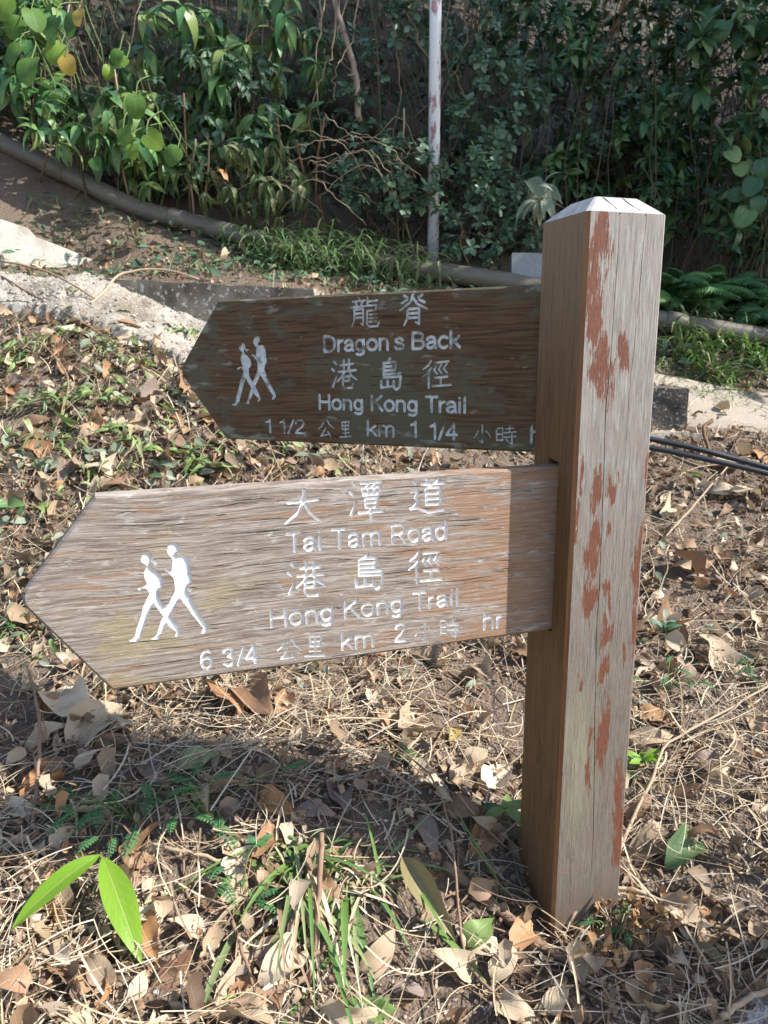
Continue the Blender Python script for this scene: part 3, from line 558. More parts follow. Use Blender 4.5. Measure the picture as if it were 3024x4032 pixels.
red = s.ramp(patch_mask(s, v, items, s.noise(s.scale(v, (14, 14, 1.1)), 30, 5, .75), 3.6), 1.18, .92, 0, .95)
mott = s.math('MULTIPLY', s.ramp(s.noise(s.scale(v, (5, 5, .9)), 18, 5, .7), .60, .68, 0, .7), s.ramp(zz, 1.0, .55)); red = s.math('MAXIMUM', red, mott)
rc = s.mix(s.ramp(n2, .35, .65), (0.085, 0.026, 0.013), (0.165, 0.056, 0.027)); c = s.mix(red, c, rc)
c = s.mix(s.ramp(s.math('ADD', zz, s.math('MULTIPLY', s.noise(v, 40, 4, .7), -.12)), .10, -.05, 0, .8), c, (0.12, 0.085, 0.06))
M['post_front'] = s.fin(c, s.bump(s.math('ADD', n1, n2), .7, .0014))
s = NT('brown_post', 0.7); v, g, n1, n2, n3 = wood_common(s, (20, 20, .8), 15, (2, 2, .8), (.014, .014, 0)); zz = s.sep(v)[2]
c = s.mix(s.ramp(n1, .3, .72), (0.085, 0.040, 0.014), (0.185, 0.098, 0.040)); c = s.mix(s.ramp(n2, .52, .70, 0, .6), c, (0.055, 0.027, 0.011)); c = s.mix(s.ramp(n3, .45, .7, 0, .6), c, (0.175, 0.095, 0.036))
c = s.mix(s.ramp(zz, .95, 1.35, 0, .75), c, s.mix(n1, (0.20, 0.125, 0.072), (0.36, 0.25, 0.165))); c = s.mix(s.ramp(zz, .25, .02, 0, .5), c, (0.12, 0.065, 0.035)); M['post_side'] = s.fin(c, s.bump(n1, .6, .0012))  # paler top of this face paints in light bounced onto it
s = NT('post_edge', 0.6); v, g, n1, n2, n3 = wood_common(s, (10, 10, .6), 12); c = s.mix(s.ramp(n3, .42, .62), (0.24, 0.11, 0.045), (0.16, 0.055, 0.022)); M['post_edge'] = s.fin(c, s.bump(n1, .5, .001))
s = NT('post_top', 0.75); v, g, n1, n2, n3 = wood_common(s, (3, 3, 3), 22); c = s.mix(s.ramp(n1, .3, .7), (0.25, 0.245, 0.235), (0.385, 0.382, 0.38)); c = s.mix(s.ramp(n3, .55, .7, 0, .5), c, (0.36, 0.34, 0.30)); M['post_top'] = s.fin(c, s.bump(n2, .5, .001))

def slit(path, w, rg):                            # thin wandering drying crack as a closed outline
    p = np.array(path); L = []; R_ = []; n = 26
    for i in range(n + 1):
        f = i / n * (len(p) - 1); k = min(int(f), len(p) - 2); q = p[k] + (p[k + 1] - p[k]) * (f - k); j = rg.normal(0, .0006); ww = w * min(1, 6 * (1 - i / n) + .1, 6 * i / n + .35) * rg.uniform(.55, 1.2)
        L.append((q[0] + j - ww / 2, q[1])); R_.append((q[0] + j + ww / 2, q[1]))
    return L + R_[::-1]
CH = .006; BOT = -.25
post = empty('wooden_post'); post.matrix_basis = Matrix.Translation(PN) @ Matrix.Rotation(PHI, 4, 'Z')
rg = np.random.default_rng(3); b = MB()
cr = [slit([(.40 * S, PZ - .003), (.395 * S, 1.15), (.36 * S, 1.0), (.40 * S, .8), (.41 * S, .6), (.47 * S, .42), (.52 * S, .25), (.55 * S, .02)], .0015, rg), slit([(.73 * S, PZ - .003), (.70 * S, 1.2), (.655 * S, 1.05), (.65 * S, .9)], .001, rg), slit([(.25 * S, PZ - .003), (.245 * S, 1.24)], .0007, rg), slit([(.60 * S, PZ - .004), (.60 * S, 1.15)], .0006, rg), slit([(.72 * S, .95), (.7 * S, .55)], .0007, rg), slit([(.2 * S, .4), (.24 * S, .02)], .0006, rg)]
def face2(shapes, frame, m, deep):
    V, plain, gr = cdt_panel([(CH, BOT), (S - CH, BOT), (S - CH, PZ), (CH, PZ)], shapes); V3 = np.array([frame(p[0], p[1], 0) for p in V]); b.add(V3, plain, m=m)
    for g, (tri, rim) in gr.items():
        Vd = np.array([frame(p[0], p[1], deep[g]) for p in V]); b.add(Vd, tri, m=m); rim = np.array(rim); k = len(rim)
        b.add(np.vstack([V3[rim[:, 0]], V3[rim[:, 1]], Vd[rim[:, 1]], Vd[rim[:, 0]]]), np.stack([np.arange(k), np.arange(k) + k, np.arange(k) + 2 * k, np.arange(k) + 3 * k], -1), m=m)
face2([(p, i) for i, p in enumerate(cr)], lambda u, z, d: (u, d, z), 0, [.006] * 9)
o2 = .0547; slot = [(o2 - .0015, .9149 - .3067 - .003), (o2 + .0365, .9149 - .3067 - .003), (o2 + .0365, .9149 + .011), (o2 - .0015, .9149 + .006)]
crl = [slit([(x, PZ - .003), (x + rg.normal(0, .002), z1)], .0008, rg) for x, z1 in ((.025, 1.0), (.045, 1.16), (.064, 1.05), (.082, 1.12), (.100, 1.0), (.118, 1.1), (.128, 1.2))]
face2([(slot, 0)] + [(p, 1 + i) for i, p in enumerate(crl)], lambda u, z, d: (d, u, z), 1, [.06] + [.005] * 9)
for quad, m in ((((S, CH), (S, S - CH)), 0), (((S - CH, S), (CH, S)), 1), (((CH, 0), (0, CH)), 2), (((S - CH, 0), (S, CH)), 0), (((S, S - CH), (S - CH, S)), 0), (((CH, S), (0, S - CH)), 1)):
    (x0, y0), (x1, y1) = quad; zs = np.linspace(BOT, PZ, 20); n = len(zs); V = [(x0, y0, z) for z in zs] + [(x1, y1, z) for z in zs]; i = np.arange(n - 1); b.add(V, np.stack([i, i + n, i + n + 1, i + 1], -1), m=m)
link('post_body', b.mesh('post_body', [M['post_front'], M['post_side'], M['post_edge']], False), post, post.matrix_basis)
b = MB(); ring = [(CH, 0), (S - CH, 0), (S, CH), (S, S - CH), (S - CH, S), (CH, S), (0, S - CH), (0, CH)]; ci = .0347; e2 = .003
top = [(ci + e2, ci), (S - ci - e2, ci), (S - ci, ci + e2), (S - ci, S - ci - e2), (S - ci - e2, S - ci), (ci + e2, S - ci), (ci, S - ci - e2), (ci, ci + e2)]
V = [(x, y, PZ) for x, y in ring] + [(x, y, PZ + .0283) for x, y in top]; F = [(i, (i + 1) % 8, 8 + (i + 1) % 8, 8 + i) for i in range(8)]
b.add(V, F); b.add([(x, y, PZ + .0283) for x, y in top], [tuple(range(8))])
link('post_cap', b.mesh('post_cap', M['post_top'], False), post, post.matrix_basis)
b = MB()                                          # the two long cracks run over the cap
for pts in ([(.40 * S, -.0006, PZ - .002), (.36 * S, .018, PZ + .0152), (.31 * S, .034, PZ + .0284)], [(.73 * S, -.0006, PZ - .002), (.62 * S, .016, PZ + .0137), (.56 * S, .034, PZ + .0284)]): b.add(*tube(wob(spline(pts, 9), .0004, 5), .0007, 4))
s = NT('crack', .9); M['crack'] = s.fin((0.03, 0.025, 0.02)); link('cap_crack', b.mesh('cap_crack', M['crack']), post, post.matrix_basis)
tag(post, 'square silver-grey wooden post with rust-red patches on its face', 'post')
# ------------------------------------------------------------------ concrete, pipe, pole, cables
def concrete(name, a, b_, dark, amt, sc=30, agg=90, spk=.35):
    s = NT(name, .92); v = s.obj(); n1 = s.noise(v, 5, 4, .6); n2 = s.noise(v, sc, 5, .7); n3 = s.noise(v, agg * 1.3, 2, .6); c = s.mix(n2, a, b_)
    c = s.mix(s.ramp(n1, .5 - amt, .72, 0, 1), c, dark); c = s.mix(s.ramp(n3, .57, .66, 0, spk), c, (.62, .58, .52)); h = s.math('ADD', n2, s.math('MULTIPLY', n3, .8)); return s.fin(c, s.bump(h, .9, .008))
M['concrete_pale'] = concrete('concrete_pale', (.46, .43, .37), (.58, .55, .49), (.36, .32, .26), .0, 7, 190)
M['concrete_rough'] = concrete('concrete_rough', (.25, .22, .175), (.39, .355, .30), (.16, .13, .095), .10, 40, 75)
M['concrete_dark'] = concrete('concrete_dark', (.07, .06, .05), (.17, .155, .135), (.035, .03, .025), .2, 26, 50)
M['concrete_mossy'] = concrete('concrete_mossy', (.16, .13, .095), (.38, .33, .26), (.085, .066, .045), .16, 60, 36, .8)
M['concrete_grey'] = concrete('concrete_grey', (.25, .27, .29), (.33, .35, .37), (.22, .23, .24), .0, 30, 160)
def grid_box(b, p, seg, amp, seed, bev=.012):
    """p: 8 corners (bottom 4 ccw, top 4 ccw) -> box with subdivided, roughened faces and worn edges"""
    p = np.array(p, float); c = p.mean(0); faces = [(3, 2, 1, 0), (4, 5, 6, 7), (0, 1, 5, 4), (1, 2, 6, 5), (2, 3, 7, 6), (3, 0, 4, 7)]
    for f in faces:
        A, B_, C, D = p[list(f)]; nu = max(2, int(np.linalg.norm(B_ - A) / seg)); nv = max(2, int(np.linalg.norm(D - A) / seg)); u = np.linspace(0, 1, nu + 1); w = np.linspace(0, 1, nv + 1); U, V_ = np.meshgrid(u, w)
        Q = (A * ((1 - U) * (1 - V_))[..., None] + B_ * (U * (1 - V_))[..., None] + C * (U * V_)[..., None] + D * ((1 - U) * V_)[..., None])
        q = Q.reshape(-1, 3); k = np.stack([q[:, 0] * 14 + q[:, 2] * 9, q[:, 1] * 14 + q[:, 2] * 17], -1)
        off = np.stack([fbm(k, 3, seed + i) - .45 for i in range(3)], -1) * amp
        q = q + off; e = np.abs(q - c) ; q = c + (q - c) * (1 - .0)
        i = np.arange((nv + 1) * (nu + 1)).reshape(nv + 1, nu + 1); b.add(q, np.stack([i[:-1, :-1], i[:-1, 1:], i[1:, 1:], i[1:, :-1]], -1).reshape(-1, 4), r=0)
def beam(name, A, B_, depth, height, mat, label, cat, amp=.012, seg=.02, back=None):
    """kerb whose top front edge runs from A to B"""
    A = np.array(A); B_ = np.array(B_); d = nrm((B_ - A) * [1, 1, 0]); n = np.array([-d[1], d[0], 0]) if back is None else nrm(back)
    dn = np.array([0, 0, -height]); b = MB(); grid_box(b, [A + dn, B_ + dn, B_ + dn + n * depth, A + dn + n * depth, A, B_, B_ + n * depth, A + n * depth], seg, amp, 5)
    return tag(b.obj(name, mat, None, True), label, cat)
beam('concrete_kerb', P(184, 599, 3.76), P(678, 625, 3.54), .17, .26, M['concrete_mossy'], 'long rough mossy concrete step kerb behind the arrow tips', 'kerb')
beam('concrete_kerb', P(820, 968, 3.0), P(1490, 932, 3.36), .16, .24, M['concrete_rough'], 'low rough concrete kerb seen between the two arrow boards', 'kerb')
beam('concrete_kerb', P(1492, 936, 3.37), P(1900, 962, 3.33), .12, .16, M['concrete_rough'], 'pale path-edge kerb right of the post above the black hoses', 'kerb', .008)
beam('concrete_block', P(1340, 838, 3.42), P(1489, 839, 3.40), .22, .34, M['concrete_dark'], 'black-stained concrete block beside the post', 'block', .010, .012)
beam('concrete_pier', P(1106, 546, 4.28), P(1200, 546, 4.26), .2, .5, M['concrete_grey'], 'smooth grey concrete pier behind the post', 'pier', .0015, .05)
# pale concrete retaining wall at the left, its top stepping down to the right
poly = [(-160, 420), (0, 473), (60, 492), (78, 512), (150, 540), (226, 573), (214, 606), (-160, 640)]
fr = np.array([P(x, y, 3.80 + (x + 160) / 386 * .42) for x, y in poly]); bk = fr + np.array([-.12, .24, 0.0]); n = len(fr); b = MB()
i = np.arange(n); j = (i + 1) % n; b.add(fr, [list(range(n))]); b.add(bk, [list(range(n))[::-1]]); b.add(np.vstack([fr, bk]), np.stack([i, j, j + n, i + n], -1)[:, ::-1])
tag(b.obj('retaining_wall', M['concrete_pale'], None, False), 'pale sunlit concrete wall end sloping down at the left', 'wall')
# sloping rough concrete apron below the step kerb
ap = [(-120, 575), (190, 612), (330, 655), (480, 705), (560, 760), (400, 800), (260, 735), (120, 690), (-120, 655)]
q = np.array([(lambda g: (g[0], g[1]))(ground_at(x, y)) for x, y in ap]); lo = q.min(0); hi = q.max(0); xs = np.arange(lo[0], hi[0], .014); ys = np.arange(lo[1], hi[1], .014); X2, Y2 = np.meshgrid(xs, ys)
def inside(px, py, poly):
    r = np.zeros(px.shape, bool); j = len(poly) - 1
    for i in range(len(poly)):
        xi, yi = poly[i]; xj, yj = poly[j]; r ^= ((yi > py) != (yj > py)) & (px < (xj - xi) * (py - yi) / (yj - yi + 1e-12) + xi); j = i
    return r
wobx = X2 + .05 * (fbm(np.stack([X2, Y2], -1) * 9, 3, 31) - .45); ins_ = inside(wobx, Y2, q)
pz = gz(X2, Y2) + .045 + .03 * (fbm(np.stack([X2, Y2], -1) * 18, 4, 41) - .45) + .02 * (vnoise(np.stack([X2, Y2], -1) * 60, 5) - .5)
pz = np.where(ins_, pz, gz(X2, Y2) - .06); ii = np.arange(X2.size).reshape(X2.shape); keep = (ins_[:-1, :-1] | ins_[1:, :-1] | ins_[:-1, 1:] | ins_[1:, 1:]); Fq = np.stack([ii[:-1, :-1], ii[:-1, 1:], ii[1:, 1:], ii[1:, :-1]], -1)[keep]
b = MB(); b.add(np.stack([X2, Y2, pz], -1).reshape(-1, 3), Fq); tag(b.obj('path', M['concrete_rough']), 'rough pale concrete slope below the step kerb', kind='structure')
# sandy path on the right
sx = np.arange(1.15, 3.6, .03); sy = np.arange(3.3, 4.2, .03); X2, Y2 = np.meshgrid(sx, sy); bb = .10 * (fbm(np.stack([X2, Y2], -1) * 3, 3, 51) - .45)
pz = gz(X2, Y2) + np.where((Y2 > 3.42) & (Y2 + bb < 3.82), .02, -.05) + .012 * (fbm(np.stack([X2, Y2], -1) * 14, 3, 8) - .45); ii = np.arange(X2.size).reshape(X2.shape)
s = NT('sand', .95); v = s.obj(); n2 = s.noise(v, 60, 5, .7); c = s.mix(n2, (.235, .195, .15), (.36, .31, .25)); M['sand'] = s.fin(c, s.bump(n2, .7, .006))
b = MB(); b.add(np.stack([X2, Y2, pz], -1).reshape(-1, 3), np.stack([ii[:-1, :-1], ii[:-1, 1:], ii[1:, 1:], ii[1:, :-1]], -1).reshape(-1, 4)); tag(b.obj('path', M['sand']), 'sunlit sandy footpath right of the post', kind='structure')

# drain pipe
s = NT('pipe', .42); v = s.obj(); n = s.noise(v, 9, 4, .6); c = s.mix(n, (.10, .086, .067), (.155, .137, .11)); c = s.mix(s.ramp(s.noise(v, 60, 4, .7), .55, .75, 0, .5), c, (.2, .17, .13)); M['pipe'] = s.fin(c, s.bump(n, .2, .002))
pp = np.array([P(*a) for a in ((-420, 110, 4.9), (-160, 225, 4.8), (0, 306, 4.7), (150, 378, 4.62), (300, 450, 4.55), (460, 493, 4.47), (640, 540, 4.38), (800, 568, 4.34), (960, 590, 4.3), (1110, 612, 4.26), (1280, 655, 4.22), (1430, 692, 4.18), (1610, 722, 4.14), (1800, 752, 4.1), (2100, 800, 4.05))])
cv = spline(pp, 90); pr = empty('drain_pipe', cv[45]); b = MB(); b.add(*tube(cv, .049, 20)); b.obj('pipe_run', M['pipe'], pr)
for k in (18, 29, 36, 46, 71):
    b = MB(); t = nrm(cv[k + 1] - cv[k - 1]); c0 = cv[k]; b.add(*tube([c0 - t * .055, c0 - t * .0545, c0 - t * .05, c0 + t * .05, c0 + t * .0545, c0 + t * .055], [.049, .052, .055, .055, .052, .049], 20)); b.obj('pipe_coupling', M['pipe'], pr)
tag(pr, 'long grey-brown drain pipe running down across the foot of the bank', 'pipe')
# painted steel pole with peeling patches
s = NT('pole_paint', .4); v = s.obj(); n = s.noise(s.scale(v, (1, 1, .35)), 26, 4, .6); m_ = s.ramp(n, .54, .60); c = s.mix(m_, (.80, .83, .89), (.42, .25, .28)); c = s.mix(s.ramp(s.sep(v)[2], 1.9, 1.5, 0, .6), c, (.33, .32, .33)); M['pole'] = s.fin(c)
s.b.inputs['Metallic'].default_value = .15
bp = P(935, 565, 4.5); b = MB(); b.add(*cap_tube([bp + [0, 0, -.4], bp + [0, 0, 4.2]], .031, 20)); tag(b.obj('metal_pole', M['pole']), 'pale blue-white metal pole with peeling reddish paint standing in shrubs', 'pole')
# two black hoses
s = NT('hose', .35); M['hose'] = s.fin((.022, .024, .03))
for pts, lab in (([(1250, 915, 3.1), (1400, 947, 3.05), (1500, 968, 3.02), (1590, 992, 3.0), (1700, 1022, 2.97), (1900, 1080, 2.95)], 'upper black hose lying below the path kerb right of the post'), ([(1250, 940, 3.06), (1400, 966, 3.02), (1480, 982, 2.99), (1580, 1004, 2.96), (1700, 1034, 2.93), (1900, 1095, 2.9)], 'lower black hose lying below the path kerb right of the post')):
    b = MB(); b.add(*tube(spline([P(*a) for a in pts], 40), 0.0112, 12)); tag(b.obj('black_hose', M['hose']), lab, 'hose', 'black hoses')
# rocks and log on the bank
def rock(name, c, r, sq, mat, label, seed):
    n = 26; th = np.linspace(0, PI, n); ph = np.linspace(0, 2 * PI, 2 * n, endpoint=False); T, Pp = np.meshgrid(th, ph, indexing='ij'); d = np.stack([np.sin(T) * np.cos(Pp), np.sin(T) * np.sin(Pp), np.cos(T)], -1)
    k = fbm(np.stack([d[..., 0] * 2 + d[..., 2] * 1.3, d[..., 1] * 2 - d[..., 2] * .8], -1) + seed, 4, seed); V = np.array(c) + d * (r * (.75 + .55 * k))[..., None] * np.array(sq); ii = np.arange(n * 2 * n).reshape(n, 2 * n); jj = np.roll(ii, -1, 1)
    b = MB(); b.add(V.reshape(-1, 3), np.stack([ii[:-1], ii[1:], jj[1:], jj[:-1]], -1).reshape(-1, 4)); return tag(b.obj(name, mat), label, 'rock')
M['rock'] = concrete('rock', (.20, .18, .155), (.32, .29, .26), (.10, .085, .07), .1, 14, 40)
rock('boulder', P(1265, 320, 5.7), .42, (1.05, .7, .62), M['rock'], 'grey boulder in deep shade behind the right shrubs', 3)
M['stone'] = concrete('stone', (.42, .41, .42), (.58, .57, .58), (.30, .29, .28), .05, 20, 90)
rock('pale_stone', ground_at(1640, 2195) + np.array([.05, 0, -.01]), .075, (1.3, .9, .5), M['stone'], 'pale grey stone at the lower right corner', 8)
b = MB(); lp = spline([P(640, 190, 5.5), P(760, 235, 5.3), P(850, 290, 5.2), P(960, 372, 5.05)], 16); V, F, U = tube(lp, np.linspace(.10, .15, 16), 18); V = V + .05 * (np.stack([fbm(V[:, :2] * 7 + V[:, 2:3] * 5, 3, i) for i in range(3)], -1) - .45); b.add(V, F, U); tag(b.obj('fallen_log', M['log']), 'dark fallen log on the bank left of the pole', 'log')
# ------------------------------------------------------------------ vegetation
TB = [leaf(7, 1, 'lance', .17, .22, .55 + .25 * k, .10, .2 * (-1) ** k, seed=k) for k in range(4)]
TM = [leaf(5, 1, 'ellip', .19, .28, .25 + .3 * k, .06, .2 * (-1) ** k, seed=k) for k in range(3)]
TS = [leaf(4, 1, 'obov', .27, .2, .1 + .3 * k, .0, 0, seed=k) for k in range(2)]
TH = [leaf(9, 2, 'heart', .50, .10, .35 + .2 * k, .06, .1, seed=k) for k in range(3)]
TW = [leaf(7, 1, 'lance', .13, .7, 1.0 + .4 * k, .25, .7 * (-1) ** k, seed=k) for k in range(3)]
TO = [leaf(3, 1, 'ellip', .24, .15, .1, seed=k) for k in range(2)]
def ribbon(pts, w, up=(0, 0, 1), fold=.3):
    pts = np.asarray(pts, float); t = nrm(np.gradient(pts, axis=0)); sd = nrm(np.cross(t, np.array(up, float) + 1e-3)); nn = np.cross(sd, t); w = np.broadcast_to(np.asarray(w, float), (len(pts),))[:, None]
    V = np.stack([pts - sd * w + nn * w * fold, pts, pts + sd * w + nn * w * fold], 1); n = len(pts); i = np.arange(n * 3).reshape(n, 3)
    U = np.stack([np.repeat(np.linspace(0, 1, n), 3), np.tile([.0, .5, 1.], n)], -1)
    return V.reshape(-1, 3), np.stack([i[:-1, :-1], i[1:, :-1], i[1:, 1:], i[:-1, 1:]], -1).reshape(-1, 4), U
def blade_path(base, az, L, rise, n=8):          # arching grass blade
    t = np.linspace(0, 1, n); d = np.array([math.cos(az), math.sin(az), 0]); a = rise - t * (rise + .9) * RNG.uniform(.7, 1.25)
    st = np.stack([np.cos(a)[:, None] * d + np.sin(a)[:, None] * np.array([0, 0, 1.])], 0)[0] * L / n
    return base + np.vstack([[0, 0, 0], np.cumsum(st, 0)[:-1]])
LEAFMESH = {}
def leaf_mesh(T, mat, key):
    if key not in LEAFMESH: LEAFMESH[key] = mesh_of(T, 'leaf', M[mat])
    return LEAFMESH[key]
def put_leaves(root, sets, n_ind, mat, kname, stuffname='foliage'):
    """sets: list of (template index, template, matrices); the nearest n_ind become parts, the rest one mass"""
    allm = [(k, T, m) for k, T, ms in sets for m in ms]; dist = [m[1, 3] - .4 * math.sqrt(abs(np.linalg.det(m[:3, :3])) ** (2 / 3)) for _, _, m in allm]; order = np.argsort(dist)
    ind = set(order[:n_ind].tolist()); rest = MB()
    by = {}
    for i, (k, T, m) in enumerate(allm):
        if i in ind:
            link('leaf', leaf_mesh(T, mat, (kname, k)), root, Matrix(m.tolist()))
        else: by.setdefault(k, (T, []))[1].append(m)
    for k, (T, ms) in by.items(): rest.many(T, ms)
    if rest.n: tag(rest.obj(stuffname, M[mat], root), kind='stuff')
def shrub(name, label, cat, rects, Yr, ncl, per, TT, mat, size, n_ind=25, spread=1.0, droop=.3, stem='stem', base=None, group=None, nst=7, whorl=True, rad=.006, kname=None):
    if mat == 'mid_leaf': droop = -.05
    pos = []
    while len(pos) < ncl:
        x0, y0, x1, y1 = rects[RNG.integers(len(rects))]; u, v = RNG.random(2)
        if (2 * u - 1) ** 2 + (2 * v - 1) ** 2 > 1.15: continue
        p = P(x0 + u * (x1 - x0), y0 + v * (y1 - y0), RNG.uniform(*Yr))
        if p[2] > gz(p[0], p[1]) + .04: pos.append(p)
        elif RNG.random() < .1: pos.append(np.array([p[0], p[1], float(gz(p[0], p[1])) + RNG.uniform(.05, .2)]))
    pos = np.array(pos)
    if base is None:
        bx, by = pos[:, 0].mean(), max(pos[:, 1].mean() + .15, 4.35) if pos[:, 1].mean() > 4 else pos[:, 1].mean(); base = np.array([bx, by, float(gz(bx, by)) - .02])
    root = empty(name, base); sb = MB(); k = min(nst, ncl); main = pos[RNG.permutation(ncl)[:k]]; tw = []
    for p in main:
        b0 = base + np.array([RNG.normal(0, .08), RNG.normal(0, .05), 0]); b0[2] = float(gz(b0[0], b0[1])) - .02; mid = (b0 + p) / 2 + np.array([RNG.normal(0, .10), RNG.normal(0, .06), .10]); c = wob(spline([b0, mid, p], 9), .006, RNG.integers(1e6)); sb.add(*tube(c, np.linspace(rad, rad * .35, 9), 5)); tw.append(c)
    allc = np.vstack(tw); S_ = {}
    for p in pos:
        q = allc[np.argmin(((allc - p) ** 2).sum(1) + np.where(allc[:, 2] > p[2] + .05, .3, 0))]
        out = nrm(p - q) if np.linalg.norm(p - q) > .02 else nrm(p - base)
        if np.linalg.norm(p - q) > .03: sb.add(*tube(wob(spline([q, (p + q) / 2 + [0, 0, .03], p], 5), .003, RNG.integers(1e6)), [rad * .5, rad * .4, rad * .35, rad * .3, rad * .25], 4))
        n = max(2, int(RNG.normal(per, per * .25))); ax = nrm(out * .6 + np.array([0, -.35, .25]) + RNG.normal(0, .25, 3)); a = nrm(np.cross(ax, rdir(1)[0])); b2 = np.cross(ax, a)
        th = np.arange(n) * 2.4 + RNG.random() * 6; el = RNG.uniform(.1, .9, n); d = nrm(np.cos(el)[:, None] * (np.cos(th)[:, None] * a + np.sin(th)[:, None] * b2) * spread + np.sin(el)[:, None] * ax + np.array([0, 0, -droop]) * RNG.uniform(.3, 1.4, n)[:, None])
        o = p - ax * (np.zeros(n) if whorl else np.linspace(0, per * size * .16, n))[:, None]
        nor = nrm(np.array([0, -.25, .9]) + ax * .4 + RNG.normal(0, .35, (n, 3))); ms = mats_from(o, d, nor, size * RNG.uniform(.6, 1.15, n))
        ti = RNG.integers(len(TT), size=n)
        for t_ in range(len(TT)): S_.setdefault(t_, []).extend(list(ms[ti == t_]))
    sb.obj('stem', M[stem], root)
    put_leaves(root, [(t_, TT[t_], ms) for t_, ms in S_.items()], n_ind, mat, kname or mat)
    return tag(root, label, cat, group)
G = 'shrubs on the shaded bank'
shrub('shrub', 'broad-leaved green shrub hanging over the top left of the pipe', 'shrub', [(60, 180, 330, 345)], (4.3, 4.6), 34, 8, TB, 'big_leaf', .145, 40, droop=.7, group=G)
shrub('shrub', 'tall leafy shrub in the upper left corner', 'shrub', [(-60, -60, 180, 240)], (4.5, 5.0), 40, 8, TB, 'big_leaf', .17, 30, droop=.5, group=G)
shrub('shrub', 'shrub with very large glossy leaves left of the thin pink trunk', 'shrub', [(260, 10, 520, 260)], (4.5, 4.9), 34, 7, TB, 'big_leaf', .20, 40, droop=.8, group=G)
shrub('shrub', 'shrub with long narrow hanging leaves beside the thin pink trunk', 'shrub', [(470, -40, 700, 320)], (4.55, 5.0), 40, 8, TB, 'big_leaf', .165, 35, droop=.9, group=G)
shrub('shrub', 'low green shrub growing behind the left middle of the pipe', 'shrub', [(240, 285, 480, 415)], (4.5, 4.75), 34, 7, TB, 'big_leaf', .12, 30, droop=.5, group=G)
shrub('wilted_shrub', 'wilting olive-green shrub drooping above the grass tufts', 'shrub', [(400, 310, 660, 450)], (4.3, 4.6), 34, 8, TW, 'wilt_leaf', .13, 40, droop=1.3, group=G)
shrub('shrub', 'shrub with small pale bluish leaves left of the pole foot', 'shrub', [(740, 280, 950, 470)], (4.25, 4.7), 85, 10, TS, 'small_leaf', .055, 30, group=G, nst=12)
shrub('shrub', 'dense small-leaved shrub right of the pole foot', 'shrub', [(940, 300, 1130, 560)], (4.25, 4.75), 95, 10, TS, 'small_leaf', .055, 30, group=G, nst=12)
shrub('shrub', 'upright small-leaved shrub right of the upper pole', 'shrub', [(960, 90, 1180, 340)], (4.5, 5.0), 85, 10, TS, 'small_leaf', .06, 30, group=G, nst=12)
shrub('shrub', 'loose small-leaved climber at the top beside the pole', 'shrub', [(820, -60, 1080, 130)], (4.7, 5.2), 70, 9, TS, 'small_leaf', .065, 20, group=G, nst=10)
shrub('shrub', 'dark glossy shrub at the top just right of the pole', 'shrub', [(1060, -60, 1300, 170)], (4.9, 5.5), 70, 10, TM, 'mid_leaf', .10, 30, group=G, nst=9)
shrub('shrub', 'dark glossy shrub at the upper right with orange branches', 'shrub', [(1260, -60, 1520, 220)], (5.0, 5.6), 90, 10, TM, 'mid_leaf', .10, 35, group=G, stem='orange_bark', nst=9, rad=.011)
shrub('shrub', 'dark glossy shrub in front of the grey boulder', 'shrub', [(1160, 290, 1380, 430)], (4.9, 5.3), 50, 10, TM, 'mid_leaf', .10, 30, group=G)
shrub('shrub', 'spreading dark shrub above the ferns', 'shrub', [(1330, 190, 1560, 420)], (4.8, 5.4), 75, 10, TM, 'mid_leaf', .11, 35, group=G, nst=9)
shrub('shrub', 'large-leaved dark shrub in the upper right corner', 'shrub', [(1490, -60, 1720, 230)], (4.6, 5.2), 60, 8, TM, 'mid_leaf', .14, 30, group=G)
shrub('shrub', 'dark shrub at the right edge above the ferns', 'shrub', [(1540, 250, 1720, 500)], (4.5, 5.0), 50, 9, TM, 'mid_leaf', .12, 30, group=G)
shrub('shrub', 'pale-leaved drooping shrub just behind the post top', 'shrub', [(1140, 392, 1250, 450)], (3.95, 4.1), 6, 6, TB, 'pale_leaf', .13, 40, droop=1.0, group=G, base=np.array([1.02, 4.4, 1.35]))
shrub('shrub', 'low dark shrub between the post and the ferns', 'shrub', [(1400, 380, 1560, 500)], (4.75, 5.1), 40, 9, TM, 'mid_leaf', .095, 30, group=G)
shrub('shrub', 'low leafy shrub at the right edge just above the ferns', 'shrub', [(1530, 440, 1720, 560)], (4.65, 5.0), 40, 9, TM, 'mid_leaf', .095, 30, group=G)
shrub('shrub', 'small-leaved climber around the thin pink trunk', 'shrub', [(610, 60, 830, 330)], (4.7, 5.15), 70, 9, TS, 'small_leaf', .055, 30, group=G, nst=10)
shrub('shrub', 'fine-leaved shrub growing through the large-leaved ones at the left', 'shrub', [(330, 90, 620, 380)], (4.45, 4.8), 60, 8, TM, 'small_leaf', .07, 30, group=G, nst=10)
shrub('shrub', 'pale fine-leaved shrub in the dark foliage above the post', 'shrub', [(1150, 120, 1420, 330)], (4.9, 5.3), 70, 9, TS, 'small_leaf', .065, 30, group=G, nst=10)
shrub('shrub', 'small-leaved shrub behind the grey pier', 'shrub', [(1040, 380, 1190, 540)], (4.5, 4.8), 45, 9, TS, 'small_leaf', .055, 30, group=G, nst=8)
